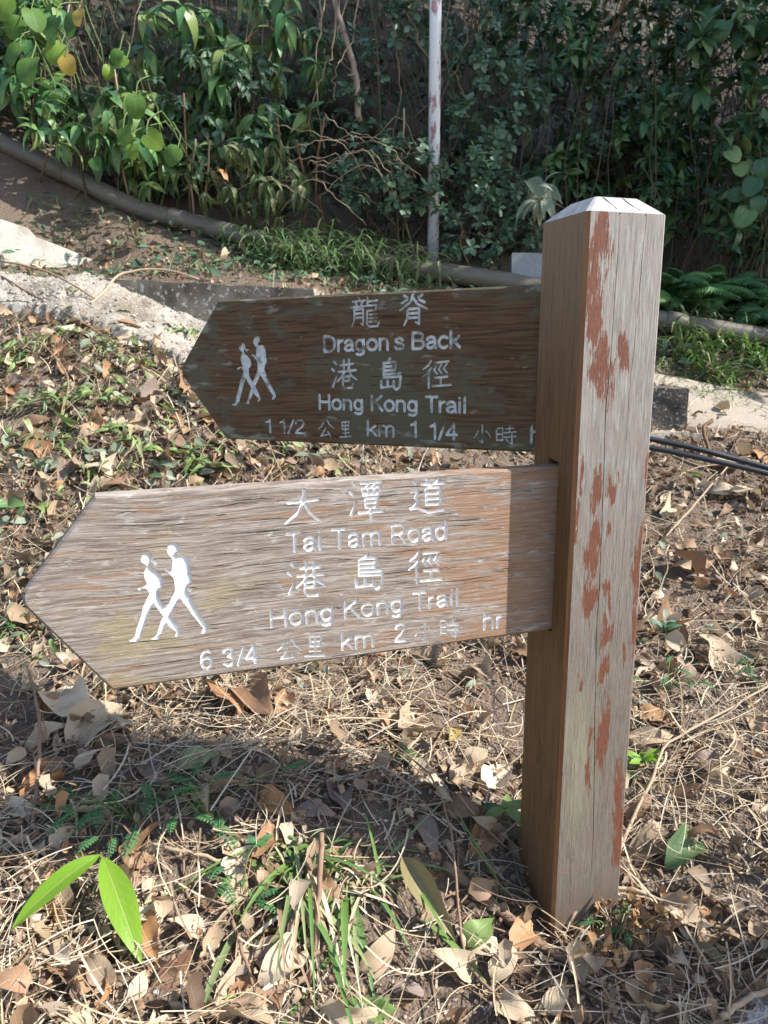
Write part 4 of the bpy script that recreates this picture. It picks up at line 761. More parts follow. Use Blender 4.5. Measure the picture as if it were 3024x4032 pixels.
# climbing vine with heart-shaped leaves
for lab, nm, mt, spots in (('vine with round yellow-green heart leaves in the upper left corner', 'heart_vine', 'heart_leaf', [(55, 140, 4.15, .150, .1), (108, 60, 4.3, .13, 0), (75, 35, 4.3, .11, 0), (30, 55, 4.35, .12, 0), (120, 110, 4.3, .12, 0), (25, 110, 4.4, .11, 0), (150, 45, 4.4, .13, 0), (8, 15, 4.3, .12, 0)]),
                           ('vine with bright round leaves hanging left of centre above the pipe', 'heart_vine', 'heart_leaf', [(293, 228, 4.1, .125, 0), (327, 298, 4.15, .12, 0), (372, 335, 4.12, .12, 0), (285, 325, 4.2, .09, 0), (268, 292, 4.22, .09, 0), (250, 120, 4.3, .09, 0), (262, 132, 4.3, .08, 0), (235, 155, 4.3, .08, 0), (205, 350, 4.3, .07, 0), (270, 362, 4.3, .07, 0)]),
                           ('dark heart-leaved vine hanging at the right edge', 'heart_vine', 'mid_leaf', [(1560, 60, 4.6, .12, 0), (1600, 75, 4.6, .12, 0), (1585, 330, 4.4, .11, 0), (1600, 360, 4.4, .11, 0), (1625, 400, 4.4, .11, 0), (1640, 440, 4.4, .11, 0), (1590, 420, 4.5, .10, 0), (1610, 465, 4.4, .11, 0), (1650, 360, 4.4, .10, 0), (1640, 300, 4.5, .11, 0), (1610, 470, 4.4, .10, 0)]),
                           ('yellowed vine leaf and stalk hanging in the upper left', 'heart_vine', 'yellow_leaf', [(145, 138, 4.12, .10, 0), (168, 35, 4.2, .08, 0)])):
    pts = np.array([P(x, y, Y) for x, y, Y, *_ in spots]); root = empty(nm, np.array([pts[:, 0].mean(), 4.6, float(gz(pts[:, 0].mean(), 4.6))])); sb = MB()
    for (x, y, Y, sz, _), p in zip(spots, pts):
        T = TH[RNG.integers(3)]; d = nrm(np.array([RNG.normal(0, .55), RNG.normal(-.35, .25), RNG.uniform(-1.1, -.35)])); nor = nrm(np.array([RNG.normal(0, .5), -1, RNG.uniform(.2, 1.3)])); sz = sz * RNG.uniform(.75, 1.05); m = mats_from(np.array([p - d * sz * .45]), np.array([d]), np.array([nor]), sz)[0]
        link('leaf', leaf_mesh(T, mt, (mt, 'h', T[0].shape[0], float(T[0][5, 2]))), root, Matrix(m.tolist()))
        q = p - d * sz * .3 + np.array([RNG.normal(0, .08), .25, .18]); sb.add(*tube(spline([p - d * sz * .45, p - d * sz * .5 + np.array([0, .06, .08]), q], 7), .003, 4)); g = np.array([q[0] + RNG.normal(0, .15), q[1] + .2, 0]); g[2] = float(gz(g[0], g[1])); sb.add(*tube(wob(spline([q, (q + g) / 2 + [0.05, 0, 0], g], 9), .012, RNG.integers(1e6)), .0035, 4))
    sb.obj('stem', M['stem_green' if mt == 'heart_leaf' else 'stem'], root); tag(root, lab, 'vine', 'climbing vines')
# thin trunks and lianas
def stick(name, pts, r0, r1, mat, label, cat, group=None, n=24, sides=7, w=.004, extra=()):
    c = wob(spline(pts, n), w, int(abs(pts[0][0]) * 1e4) % 9999); b = MB(); b.add(*cap_tube(c, np.linspace(r0, r1, n), sides))
    for e in extra: cc = spline(e[0], 10); b.add(*cap_tube(cc, np.linspace(e[1], e[1] * .4, 10), 6))
    return tag(b.obj(name, M[mat]), label, cat, group)
def sapling(pts, r0, r1, mat, label, extra=()):
    root = empty('sapling', pts[0]); b = MB(); b.add(*cap_tube(wob(spline(pts, 24), .004, 17), np.linspace(r0, r1, 24), 9)); b.obj('trunk', M[mat], root)
    for e in extra: b = MB(); b.add(*cap_tube(spline(e[0], 10), np.linspace(e[1], e[1] * .4, 10), 6)); b.obj('branch', M[mat], root)
    return tag(root, label, 'sapling')
sapling([P(776, 262, 4.75), P(770, 180, 4.75), P(752, 95, 4.76), P(718, -10, 4.8), P(690, -120, 4.85)], .018, .013, 'pink_bark', 'thin pinkish bent trunk left of the pole', extra=[([P(770, 160, 4.75), P(752, 163, 4.7)], .008)])
sapling([P(1255, 285, 5.3), P(1265, 240, 5.3), P(1275, 190, 5.3), P(1300, 110, 5.35), P(1345, 20, 5.4), P(1350, -60, 5.4)], .026, .014, 'orange_bark', 'orange-brown forking trunk in the dark right shrubs', extra=[([P(1275, 190, 5.3), P(1300, 165, 5.25), P(1345, 165, 5.2)], .012), ([P(1275, 190, 5.3), P(1255, 165, 5.25), P(1225, 150, 5.2)], .012), ([P(1278, 180, 5.3), P(1275, 140, 5.25), P(1260, 110, 5.2)], .011), ([P(1280, 180, 5.3), P(1310, 150, 5.2), P(1330, 120, 5.2)], .011), ([P(1300, 110, 5.35), P(1330, 60, 5.3), P(1390, 20, 5.2)], .011)])
sapling([P(1525, 260, 5.6), P(1522, 180, 5.6), P(1530, 90, 5.65), P(1540, -40, 5.7)], .045, .035, 'trunk', 'upright brown trunk in the shade at the upper right')
for k in range(22):
    x = RNG.uniform(640, 1010) if k < 15 else RNG.uniform(0, 560); y1 = RNG.uniform(180, 330); Y = RNG.uniform(4.55, 5.3); dx = RNG.normal(0, 40)
    pts = [P(x + dx, -40, Y + .1), P(x + dx * .6 + RNG.normal(0, 14), y1 * .35, Y), P(x + RNG.normal(0, 14), y1 * .7, Y - .05), P(x + RNG.normal(0, 20), y1, Y)]; zz_ = float(gz(pts[-1][0], pts[-1][1])); 
    stick('liana', pts, RNG.uniform(.003, .007), .003, 'twig' if k % 3 else 'twig_pale', ('pale tan' if k % 3 == 0 else 'thin brown') + ' liana hanging ' + ('in the upper left shrubs' if x < 560 else 'left of the thin pink trunk' if x < 740 else 'between the thin pink trunk and the pole' if x < 925 else 'just right of the pole'), 'liana', 'hanging lianas', 18, 5, .008)
for k in range(18):
    x = RNG.uniform(600, 900); y = RNG.uniform(280, 440); Y = RNG.uniform(4.2, 4.5); a = RNG.uniform(-.8, .8)
    pts = [P(x - 90, y + 70 * a + RNG.normal(0, 30), Y + .1), P(x - 30, y - 25 + RNG.normal(0, 18), Y), P(x + 35, y - 15 + RNG.normal(0, 18), Y), P(x + 95, y + 50 + RNG.normal(0, 35), Y + .05)]
    stick('dry_vine', pts, .0026, .0016, 'twig_pale', 'tan dry vine stem tangled above the grass tufts', 'vine stem', 'dry vine tangle', 18, 4, .006)
# cut woody stubs along the bank
for k, (x, y) in enumerate(((105, 330), (250, 150), (395, 205), (425, 300), (700, 250), (455, 300), (640, 300), (875, 235), (600, 255), (1000, 480), (1060, 560), (880, 540), (690, 420))):
    p = P(x, y, 4.45); g = P(x + RNG.normal(0, 20), y + 150, 4.6); g[2] = float(gz(g[0], g[1])); stick('woody_stub', [g, (p + g) / 2 + [RNG.normal(0, .03), 0, 0], p], .006, .005, 'twig_pale' if k % 2 else 'orange_bark', ('pale' if k % 2 else 'orange-brown') + ' cut woody stem ' + ('left of the wilted shrub' if x < 400 else 'above the wilted shrub' if x < 650 else 'left of the pole' if x < 925 else 'right of the pole') + (', upper' if y < 260 else ', lower'), 'stem', 'cut stems on the bank', 10, 6, .003)
ORD = ['leftmost', 'second from the left', 'third from the left', 'fourth from the left', 'fifth from the left', 'sixth from the left', 'seventh from the left', 'eighth from the left', 'ninth from the left', 'tenth from the left', 'eleventh from the left', 'rightmost']
def ordn(i, n): return 'rightmost' if i == n - 1 else ORD[i]
# grasses
def tuft(label, base, n, L, w, az0, azs, mat='grass', group='grass tufts', rise=(.7, 1.4), name='grass_tuft', n_ind=30, r=.05):
    root = empty(name, base); rest = MB()
    for k in range(n):
        a = az0 + RNG.normal(0, azs); b0 = base + np.array([RNG.normal(0, r), RNG.normal(0, r * .6), 0]); b0[2] = float(ground_z(b0[0], b0[1])) - .004; l = L * RNG.uniform(.5, 1.15); pth = blade_path(b0, a, l, RNG.uniform(*rise)); m_ = len(pth); pth[:, 2] = np.maximum(pth[:, 2], ground_z(pth[:, 0], pth[:, 1]) + .004)
        wd = w * RNG.uniform(.6, 1.2) * np.minimum(1, np.linspace(1.15, .06, m_) * 1.6); T = ribbon(pth, wd)
        if k < n_ind: bb = MB(); bb.add(*T); bb.obj('blade', M[mat], root)
        else: rest.add(*T)
    if rest.n: tag(rest.obj('blades', M[mat], root), kind='stuff')
    return tag(root, label, 'grass', group)
for k, (x, y) in enumerate(sorted(((590, 515), (620, 530), (650, 505), (700, 560), (640, 560), (760, 560), (820, 600), (720, 520), (560, 470), (880, 600), (790, 520), (860, 560)))):
    p = P(x, y, 4.28 if y > 520 else 4.42); p[2] = float(gz(p[0], p[1])); tuft('arching green grass tuft over the middle of the pipe, ' + ordn(k, 12), p, 42, .40, .0065, -PI / 2, 1.5, 'bank_grass', n_ind=20, r=.08, rise=(.9, 1.5))
for k, (x, y) in enumerate(sorted(((1490, 790), (1560, 830), (1530, 760), (1620, 770), (1460, 740), (1650, 800)))):
    p = ground_at(x, y); tuft('green grass tuft on the path edge right of the post, ' + ordn(k, 6), p, 44, .30, .007, -PI / 2, 1.8, n_ind=20, r=.05, rise=(.9, 1.5))
for k, (x, y) in enumerate(((1470, 660), (1520, 665), (1600, 690))):
    p = P(x, y, 4.3); p[2] = float(gz(p[0], p[1])); tuft('shaded grass tuft behind the pipe right of the post, ' + ordn(k, 3), p, 34, .30, .005, -PI / 2, 1.3, 'bank_grass', n_ind=10, r=.06)
for k, (x, y) in enumerate(((1440, 800), (1500, 845), (1570, 868))):
    p = ground_at(x, y); tuft('fine yellow-green weed tuft beside the sandy path, ' + ordn(k, 3), p, 90, .13, .002, -PI / 2, 2.2, 'heart_leaf', n_ind=8, r=.09, rise=(.6, 1.5))
# ferns
def frond(base, az, L, rise, pin, T, npair=16, width=.32, droop=1.0):
    pth = blade_path(base, az, L, rise, 12); b = MB(); b.add(*tube(pth, np.linspace(.0025, .0008, 12), 4)); t = np.linspace(.12, .97, npair); c = np.array([np.interp(t, np.linspace(0, 1, 12), pth[:, i]) for i in range(3)]).T; tg = nrm(np.gradient(c, axis=0)); sd = nrm(np.cross(tg, [0, 0, 1.0])); up = np.cross(sd, tg)
    for sg in (1, -1):
        d = nrm(sd * sg + tg * .35 - up * .15); sz = L * width * np.sin(PI * np.clip(t * .85 + .15, 0, 1)) ** .8; b.many(T, mats_from(c, d, up + RNG.normal(0, .12, up.shape), sz), np.full(npair, RNG.random()))
    return b
TF = leaf(6, 1, 'lance', .13, .1, .4, seed=4)
for k, (x, y, Y) in enumerate(sorted(((1470, 520, 4.4), (1560, 500, 4.45), (1640, 540, 4.4), (1500, 570, 4.4), (1590, 570, 4.4), (1670, 590, 4.4), (1440, 550, 4.42), (1520, 610, 4.36), (1630, 620, 4.36), (1455, 610, 4.36)))):
    base = P(x, y, 4.36 + .035 * (k % 9)); base[2] = float(gz(base[0], base[1])) + .03; root = empty('fern', base)
    for q in range(16): frond(base, -PI / 2 + RNG.normal(0, 1.1), RNG.uniform(.22, .48), RNG.uniform(.7, 1.45), 0, TF, 22, .22).obj('frond', M['fern'], root)
    tag(root, 'green fern clump in the bank right of the post, ' + ordn(k, 10), 'fern', 'ferns right of the post')
# undergrowth covering the bank behind everything, its leaf colour darkened to paint shady gaps
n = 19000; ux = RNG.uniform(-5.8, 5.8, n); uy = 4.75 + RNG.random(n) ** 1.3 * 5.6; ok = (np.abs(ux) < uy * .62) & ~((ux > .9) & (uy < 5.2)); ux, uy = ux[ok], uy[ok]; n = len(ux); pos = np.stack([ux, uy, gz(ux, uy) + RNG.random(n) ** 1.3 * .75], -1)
d = nrm(np.stack([RNG.normal(0, .8, n), RNG.normal(-.5, .5, n), RNG.normal(-.3, .5, n)], -1)); nor = nrm(np.stack([RNG.normal(0, .4, n), RNG.normal(-.5, .3, n), RNG.normal(.8, .3, n)], -1)); ms = mats_from(pos, d, nor, RNG.uniform(.05, .15, n)); b = MB(); h = n // 2; b.many(TM[0], ms[:h]); b.many(TB[1], ms[h:]); tag(b.obj('undergrowth', M['shade_leaf']), 'leafy undergrowth covering the bank, coloured dark for shade', 'undergrowth', kind='stuff')
n = 420; b = MB()
for k in range(n):
    x = RNG.uniform(-3.6, 3.6); y = RNG.uniform(4.7, 6.6); z = float(gz(x, y)); L = RNG.uniform(.5, 1.5); a = np.array([x, y, z]); e = a + np.array([RNG.normal(0, .2), RNG.normal(-.15, .15), L]); b.add(*tube(wob(spline([a, (a + e) / 2 + RNG.normal(0, .06, 3), e], 6), .012, k), np.linspace(.005, .002, 6), 4))
tag(b.obj('undergrowth_stems', M['stem']), 'tangle of thin brown stems in the shaded bank', 'stems', kind='stuff')
# creeping small leaves and clippings along the pipe and trail edge
n = 4200; ux = RNG.uniform(-1.9, 2.6, n); uy = RNG.uniform(3.85, 4.5, n); pos = np.stack([ux, uy, gz(ux, uy) + RNG.random(n) ** 2 * .07 + .005], -1); keep = RNG.random(n) < np.where(ux < -.3, .6, .9); pos = pos[keep]; n = len(pos)
d = nrm(np.stack([RNG.normal(0, 1, n), RNG.normal(0, 1, n), RNG.normal(0, .35, n)], -1)); nor = nrm(np.stack([RNG.normal(0, .4, n), RNG.normal(-.3, .4, n), np.ones(n)], -1)); b = MB(); ms = mats_from(pos, d, nor, RNG.uniform(.025, .075, n)); b.many(TO[0], ms[:n // 2]); tag(b.obj('ground_cover', M['small_leaf']), 'small green creeping leaves along the pipe', 'ground cover', kind='stuff'); b = MB(); b.many(TW[1], ms[n // 2:]); tag(b.obj('clippings', M['wilt_leaf']), 'wilted green clippings strewn along the trail edge', 'clippings', kind='stuff')

# trees right of the frame whose crowns shade the bank, as the photograph's light shows
def tree(name, label, base, Ht, crown_c, crown_r, nleaf, seed, rad=.10, lsz=(.10, .2)):
    rg = np.random.default_rng(seed); base = np.array([base[0], base[1], float(gz(base[0], base[1])) - .1]); root = empty(name, base); b = MB(); cc = np.array(crown_c); top = cc + [0, 0, crown_r[2] * .5]
    tr = wob(spline([base, (base + cc) / 2 + [.15, .1, 0], cc, top], 16), .02, seed); b.add(*tube(tr, np.linspace(rad, rad * .25, 16), 10))
    for k in range(14):
        q = tr[rg.integers(6, 15)]; v = nrm(rg.normal(size=3)); e = cc + v * np.array(crown_r) * .8; b.add(*tube(wob(spline([q, (q + e) / 2 + [0, 0, .15], e], 8), .02, k), np.linspace(rad * .35, .008, 8), 6))
    b.obj('trunk', M['trunk'], root); ncl = nleaf // 24; v = rg.normal(size=(ncl, 3)); v /= np.linalg.norm(v, axis=1, keepdims=True); cl = cc + v * (rg.random(ncl) ** .45)[:, None] * np.array(crown_r)
    pos = np.repeat(cl, 24, 0) + rg.normal(0, min(.16, crown_r[1] * .4), (ncl * 24, 3)); n = len(pos); ms = mats_from(pos, nrm(rg.normal(size=(n, 3)) + [0, 0, -.4]), nrm(rg.normal(size=(n, 3)) + [0, 0, 1.2]), rg.uniform(*lsz, n)); b = MB(); b.many(TO[0], ms); tag(b.obj('crown', M['mid_leaf'], root), kind='stuff'); return tag(root, label, 'tree')
tree('shade_tree', 'broad-crowned tree beyond the right edge shading the bank', (4.9, 6.2), 8, (4.7, 5.1, 6.0), (2.0, 1.7, 2.6), 7800, 1, .16)
tree('shade_tree', 'tall tree behind the first one beyond the right edge', (7.4, 5.9), 9, (7.0, 5.1, 8.4), (2.4, 2.1, 3.2), 6600, 2, .18)
tree('shade_tree', 'young tree low on the bank beyond the right edge', (3.9, 4.9), 5, (3.7, 4.75, 3.6), (1.2, 1.1, 1.7), 5600, 4, .08)
tree('shadow_sapling', 'unseen leafy sapling added beyond the lower right to shade the corner', (2.3, 1.0), 2, (1.90, .90, 1.12), (.24, .09, .15), 2600, 5, .012, (.045, .08))  # unseen, added so its crown casts the lower right corner shadow
# ------------------------------------------------------------------ foreground plants, sticks and litter
def gp(px, py, h=0.0): return ground_at(px, py, h)
TD = [leaf(8, 2, p, w, f, c, wv, tw, sd, seed=k, jag=j) for k, (p, w, f, c, wv, tw, sd, j) in enumerate((
    ('ovate', .27, .25, .5, .25, .2, .3, .10), ('ellip', .27, .5, .9, .3, -.3, -.4, .15), ('ovate', .31, -.3, .6, .35, .3, .8, .2), ('lance', .22, .6, 1.1, .3, .5, .2, .1),
    ('ellip', .29, .1, -.6, .4, -.4, .9, .25), ('ovate', .28, .9, .4, .2, .1, -.2, .12), ('frond', .34, .2, .8, .4, .4, .5, .4), ('heart', .38, .2, .7, .3, -.3, .6, .15)))]
TDs = [leaf(4, 1, p, w, f, c, .3, tw, sd, seed=k, jag=.3) for k, (p, w, f, c, tw, sd) in enumerate((('ovate', .32, .3, .7, .3, .5), ('ellip', .28, .6, 1.1, -.5, 0), ('frond', .36, .2, -.7, .5, .8), ('lance', .2, .7, 1.2, .6, 0)))]
def lay_leaf(p0, p1, T, mat, label, key, h=.02, name='fallen_leaf', nor=(0, -.25, 1), group=None, parent=None):
    a = np.array(p0, float); c = np.array(p1, float); L = np.linalg.norm(c - a); V = T[0]; tip = V[T[2][:, 0] > .999].mean(0); an = math.atan2(tip[2], tip[0]); R_ = np.array([[math.cos(an), 0, math.sin(an)], [0, 1, 0], [-math.sin(an), 0, math.cos(an)]])
    m = mats_from(np.array([a]), np.array([c - a]), np.array([nor], float), L / np.hypot(tip[0], tip[2]))[0]; m[:3, :3] = m[:3, :3] @ R_
    o = link(name, leaf_mesh(T, mat, key), parent, Matrix(m.tolist()))
    if parent is None: tag(o, label, 'leaf', group)
    return o
TD.append(leaf(14, 2, 'lance', .15, 1.0, .35, .05, .25, 0, seed=9))
# lime-green seedling with two big leaves
TL = leaf(14, 3, 'ellip', .13, .22, .35, .05, .1, seed=2); top = gp(216, 1846, .085); root = empty('seedling', gp(236, 1950)); b = MB(); b.add(*tube(spline([gp(236, 1950), gp(232, 1900, .04), top], 10), [.0022] * 10, 6)); b.obj('stem', M['stem_green'], root)
lay_leaf(top, gp(24, 2006, .055), TL, 'lime_leaf', '', ('lime', 0), parent=root, name='leaf', nor=(-.1, -.45, 1)); lay_leaf(top + [.004, 0, -.004], gp(304, 2084, .035), TL, 'lime_leaf', '', ('lime', 0), parent=root, name='leaf', nor=(.25, -.5, 1)); tag(root, 'bright lime-green seedling with two long leaves at the lower left', 'seedling')
# mimosa-like feathery weeds
def mimosa(px, py, n, spread, label, L=.075):
    base = gp(px, py); root = empty('feathery_weed', base); sb = MB()
    for k in range(n):
        q = base + np.array([RNG.normal(0, spread), RNG.normal(0, spread * .6), 0]); q[2] = float(ground_z(q[0], q[1])) + RNG.uniform(.02, .07); sb.add(*tube(spline([base, (base + q) / 2 + [0, 0, .03], q], 7), .0012, 4))
        frond(q, RNG.uniform(0, 2 * PI), L * RNG.uniform(.7, 1.2), RNG.uniform(.0, .6), 0, TO[0], 8, .20).obj('frond', M['mimosa'], root)
    sb.obj('stem', M['stem_green'], root); return tag(root, label, 'weed', 'feathery green weeds')
mimosa(290, 1775, 15, .075, 'feathery green weed above the lime seedling'); mimosa(450, 1775, 14, .07, 'feathery green weed left of the grass clump in sign shade'); mimosa(520, 1960, 9, .045, 'small sunlit feathery weed left of the upright twig', .06)
mimosa(40, 1370, 7, .06, 'feathery weed under the lower arrow tip at the left edge'); mimosa(1440, 1500, 6, .05, 'feathery weed on soil right of the post', .05); mimosa(1370, 1690, 6, .03, 'small feathery weed touching the post right side', .05); mimosa(1320, 2050, 7, .03, 'tiny feathery weed at the post foot', .035); mimosa(1610, 1480, 5, .04, 'feathery weed at the right edge of the soil', .05)
def sprig(name, px, py, h, leaves, size, mat, label, T=TM):
    base = gp(px, py); root = empty(name, base); top = base + [0, 0, h]; b = MB(); b.add(*tube(spline([base, base + [.01, 0, h * .6], top], 6), .0018, 5)); b.obj('stem', M['stem_green'], root)
    for k in range(leaves):
        a = k * 2.4 + .4; d = np.array([math.cos(a), math.sin(a), RNG.uniform(-.2, .35)]); lay_leaf(top - [0, 0, RNG.uniform(0, h * .4)], top + d * size * RNG.uniform(.8, 1.2), T[k % len(T)], mat, '', ('sprig', mat, k % len(T)), parent=root, name='leaf', nor=(RNG.normal(0, .3), -.3, 1))
    return tag(root, label, 'sprig')
sprig('seedling', 1090, 1800, .06, 6, .055, 'big_leaf', 'dark green seedling in shade left of the post base'); sprig('seedling', 800, 2225, .04, 6, .045, 'cut_leaf', 'fresh broad-leaved seedling at the bottom centre', [leaf(7, 2, 'ovate', .38, .15, .4, .08, seed=1)]); sprig('seedling', 1385, 1690, .06, 6, .05, 'lime_leaf', 'bright green sprig right of the post'); sprig('seedling', 560, 1845, .03, 5, .03, 'mimosa', 'small round-leaved seedling beside the grass clump'); sprig('seedling', 1430, 1400, .07, 7, .05, 'small_leaf', 'small bluish-green plant on the soil right of the post')
# clipped grass clump
base = gp(700, 1905); tuft('clipped grass clump with long blades falling towards the bottom edge', base, 36, .32, .006, -PI / 2 + .1, .7, rise=(-.3, .5), name='grass_clump', n_ind=36, r=.07)
tuft('dry straw blades lying among the green blades of the clump', gp(690, 1930), 22, .28, .0045, -PI / 2, .6, 'straw', rise=(-.1, .5), name='dead_grass', n_ind=22, r=.05)
base2 = gp(680, 1890); tuft('short upright clipped stubble of the grass clump', base2, 90, .085, .0042, PI / 2, 1.8, rise=(1.0, 1.5), name='grass_stubble', n_ind=20, r=.045); base3 = gp(770, 1900); tuft('brown dead blades in the heart of the grass clump', base3, 70, .08, .004, -PI / 2, 2.0, 'straw', rise=(.4, 1.3), name='dead_grass', n_ind=15, r=.035)
for pts, lab in (([(815, 1880, .02), (890, 1800, .07), (955, 1733, .09)], 'long green grass blade slanting up right of the clump'), ([(790, 1915, .01), (890, 1888, .03), (1040, 1872, .02)], 'long green grass blade lying level right of the clump'), ([(1092, 1935, .01), (1030, 1830, .05), (982, 1745, .07)], 'long green grass blade leaning left of the post base'), ([(820, 1890, .02), (805, 1820, .06), (790, 1760, .10)], 'single upright green blade above the clump'), ([(415, 2165, .01), (520, 2150, .02), (610, 2125, .02)], 'cut green blade lying across the bottom left litter')):
    b = MB(); c = spline([gp(*a) for a in pts], 10); b.add(*ribbon(c, np.linspace(.0048, .0012, 10), fold=.5)); tag(b.obj('lone_grass', M['grass']), lab, 'grass blade')
# sticks and stems
for nm, pts, r0, r1, mt, lab in (
    ('twig', [(695, 1800, .10), (690, 1900, .09), (682, 2030, .06), (668, 2112, .03)], .0055, .005, 'twig', 'upright brown twig standing in the clipped grass clump'), ('twig', [(678, 2066, .05), (720, 2030, .06), (766, 1986, .07)], .0045, .003, 'twig', 'short side twig slanting right in the grass clump'),
    ('twig', [(180, 2260, .02), (400, 2200, .02), (560, 2150, .03), (690, 2105, .03)], .006, .006, 'twig', 'brown branch lying along the bottom edge'), ('root', [(960, 1870, .015), (1060, 1950, .02), (1150, 2030, .02), (1230, 2075, .015), (1350, 2130, .0)], .0125, .009, 'twig', 'thick reddish root crossing the soil at the post foot'),
    ('dry_stalk', [(800, 1575, .02), (880, 1630, .05), (945, 1700, .08), (975, 1800, .09), (985, 1900, .08), (995, 1990, .05), (1015, 2085, .03), (1110, 2190, .02)], .0018, .0032, 'twig', 'long thin dry stalk arching left of the post'), ('twig', [(1212, 2025, 0), (1238, 1978, .05), (1272, 1926, .075), (1340, 1917, .065), (1420, 1940, .04), (1500, 1985, .02), (1570, 2005, .012), (1680, 1985, .02)], .0042, .003, 'twig_pale', 'pale bent twig arching in front of the post foot'),
    ('twig', [(1318, 1885, .01), (1370, 1760, .04), (1410, 1680, .06), (1440, 1610, .07), (1540, 1550, .08), (1690, 1462, .1)], .0045, .0028, 'twig_pale', 'thin tan branch rising right from the post foot'), ('twig', [(1180, 2225, .01), (1260, 2150, .012), (1352, 2078, .02)], .0042, .0035, 'twig_pale', 'straight pale stick lying at the bottom right'), ('twig', [(1560, 2200, .05), (1610, 2160, .055), (1690, 2125, .06)], .0055, .005, 'twig_pale', 'tan stick lying over the pale corner stone'),
    ('twig', [(45, 700, .04), (140, 800, .05), (130, 900, .05), (60, 1050, .03)], .0035, .003, 'twig', 'thin bent stem on the left litter slope'), ('twig', [(-10, 590, .04), (200, 710, .05), (400, 840, .06), (560, 900, .05)], .004, .003, 'twig', 'long thin stem crossing the left slope towards the arrow tip'), ('twig', [(-10, 560, .25), (110, 590, .16), (205, 645, .06)], .005, .004, 'twig', 'brown branch leaning over the concrete slope'), ('twig', [(140, 690, .02), (215, 640, .06), (262, 592, .09), (350, 582, .08), (430, 602, .05)], .007, .004, 'twig_pale', 'forked pale branch lying on the concrete slope'),
    ('twig', [(300, 610, .03), (310, 690, .04), (370, 760, .04), (400, 850, .03)], .003, .0025, 'twig_pale', 'thin stem hanging down over the concrete slope'), ('twig', [(60, 1440, .03), (85, 1560, .09), (80, 1690, .06), (70, 1780, .02)], .004, .004, 'twig', 'reddish upright stem at the left below the lower arrow'), ('twig', [(620, 1100, .0), (560, 1020, .06), (490, 945, .05)], .003, .003, 'twig', 'thin brown twig behind the upper edge of the lower arrow'),
    ('twig', [(1545, 1010, .02), (1520, 930, .12), (1540, 905, .14)], .009, .006, 'orange_bark', 'short cut woody stem beside the black hoses'), ('twig', [(1410, 1190, .02), (1500, 1090, .06), (1580, 1000, .08), (1620, 985, .08)], .004, .003, 'twig_pale', 'long pale twig leaning over the black hoses'), ('twig', [(1450, 1060, .02), (1480, 1020, .05), (1560, 1005, .06), (1650, 1040, .02)], .003, .002, 'twig_pale', 'thin curved twig among the black hoses'),
    ('twig', [(315, 1820, .03), (440, 1850, .03), (560, 1880, .02)], .0042, .0035, 'twig_pale', 'pale straight stick behind the lime seedling'), ('twig', [(330, 1865, .02), (430, 1835, .05), (520, 1795, .07)], .0022, .0015, 'twig', 'thin reddish twig pointing up right of the lime seedling'), ('twig', [(820, 1395, .02), (910, 1420, .02), (1050, 1500, .02)], .005, .004, 'twig', 'brown stick on sunlit soil under the lower arrow'), ('twig', [(500, 1990, .05), (545, 2120, .04), (575, 2230, .03)], .0035, .003, 'twig', 'reddish stem leaning in the bottom litter')):
    c = [gp(*a) for a in pts]; stick(nm, c, r0, r1, mt, lab, nm.replace('_', ' '), 'sticks on the ground', 22, 7, .0012)
# rust-coloured dry weed at the post foot
base = gp(1330, 2060); root = empty('dry_weed', base); b = MB(); S_ = []
for k in range(30):
    e = base + np.array([RNG.normal(.01, .05), RNG.normal(0, .05), RNG.uniform(.0, .075) * (1 + (k % 5 == 0))]); e[2] = float(ground_z(e[0], e[1])) + abs(e[2] - base[2]); b.add(*tube(wob(spline([base + RNG.normal(0, .01, 3), (base + e) / 2 + [0, 0, .02], e], 6), .002, k), .001, 4))
    n = 6; d = nrm(RNG.normal(size=(n, 3)) + [0, 0, -.2]); S_ += list(mats_from(e + RNG.normal(0, .012, (n, 3)), d, nrm(RNG.normal(size=(n, 3)) + [0, -.3, .8]), RNG.uniform(.012, .028, n)))
b.obj('stem', M['straw'], root); put_leaves(root, [(0, TDs[1], S_)], 40, 'rust_leaf', 'rustweed'); tag(root, 'rust-orange dried weed at the right foot of the post', 'weed')
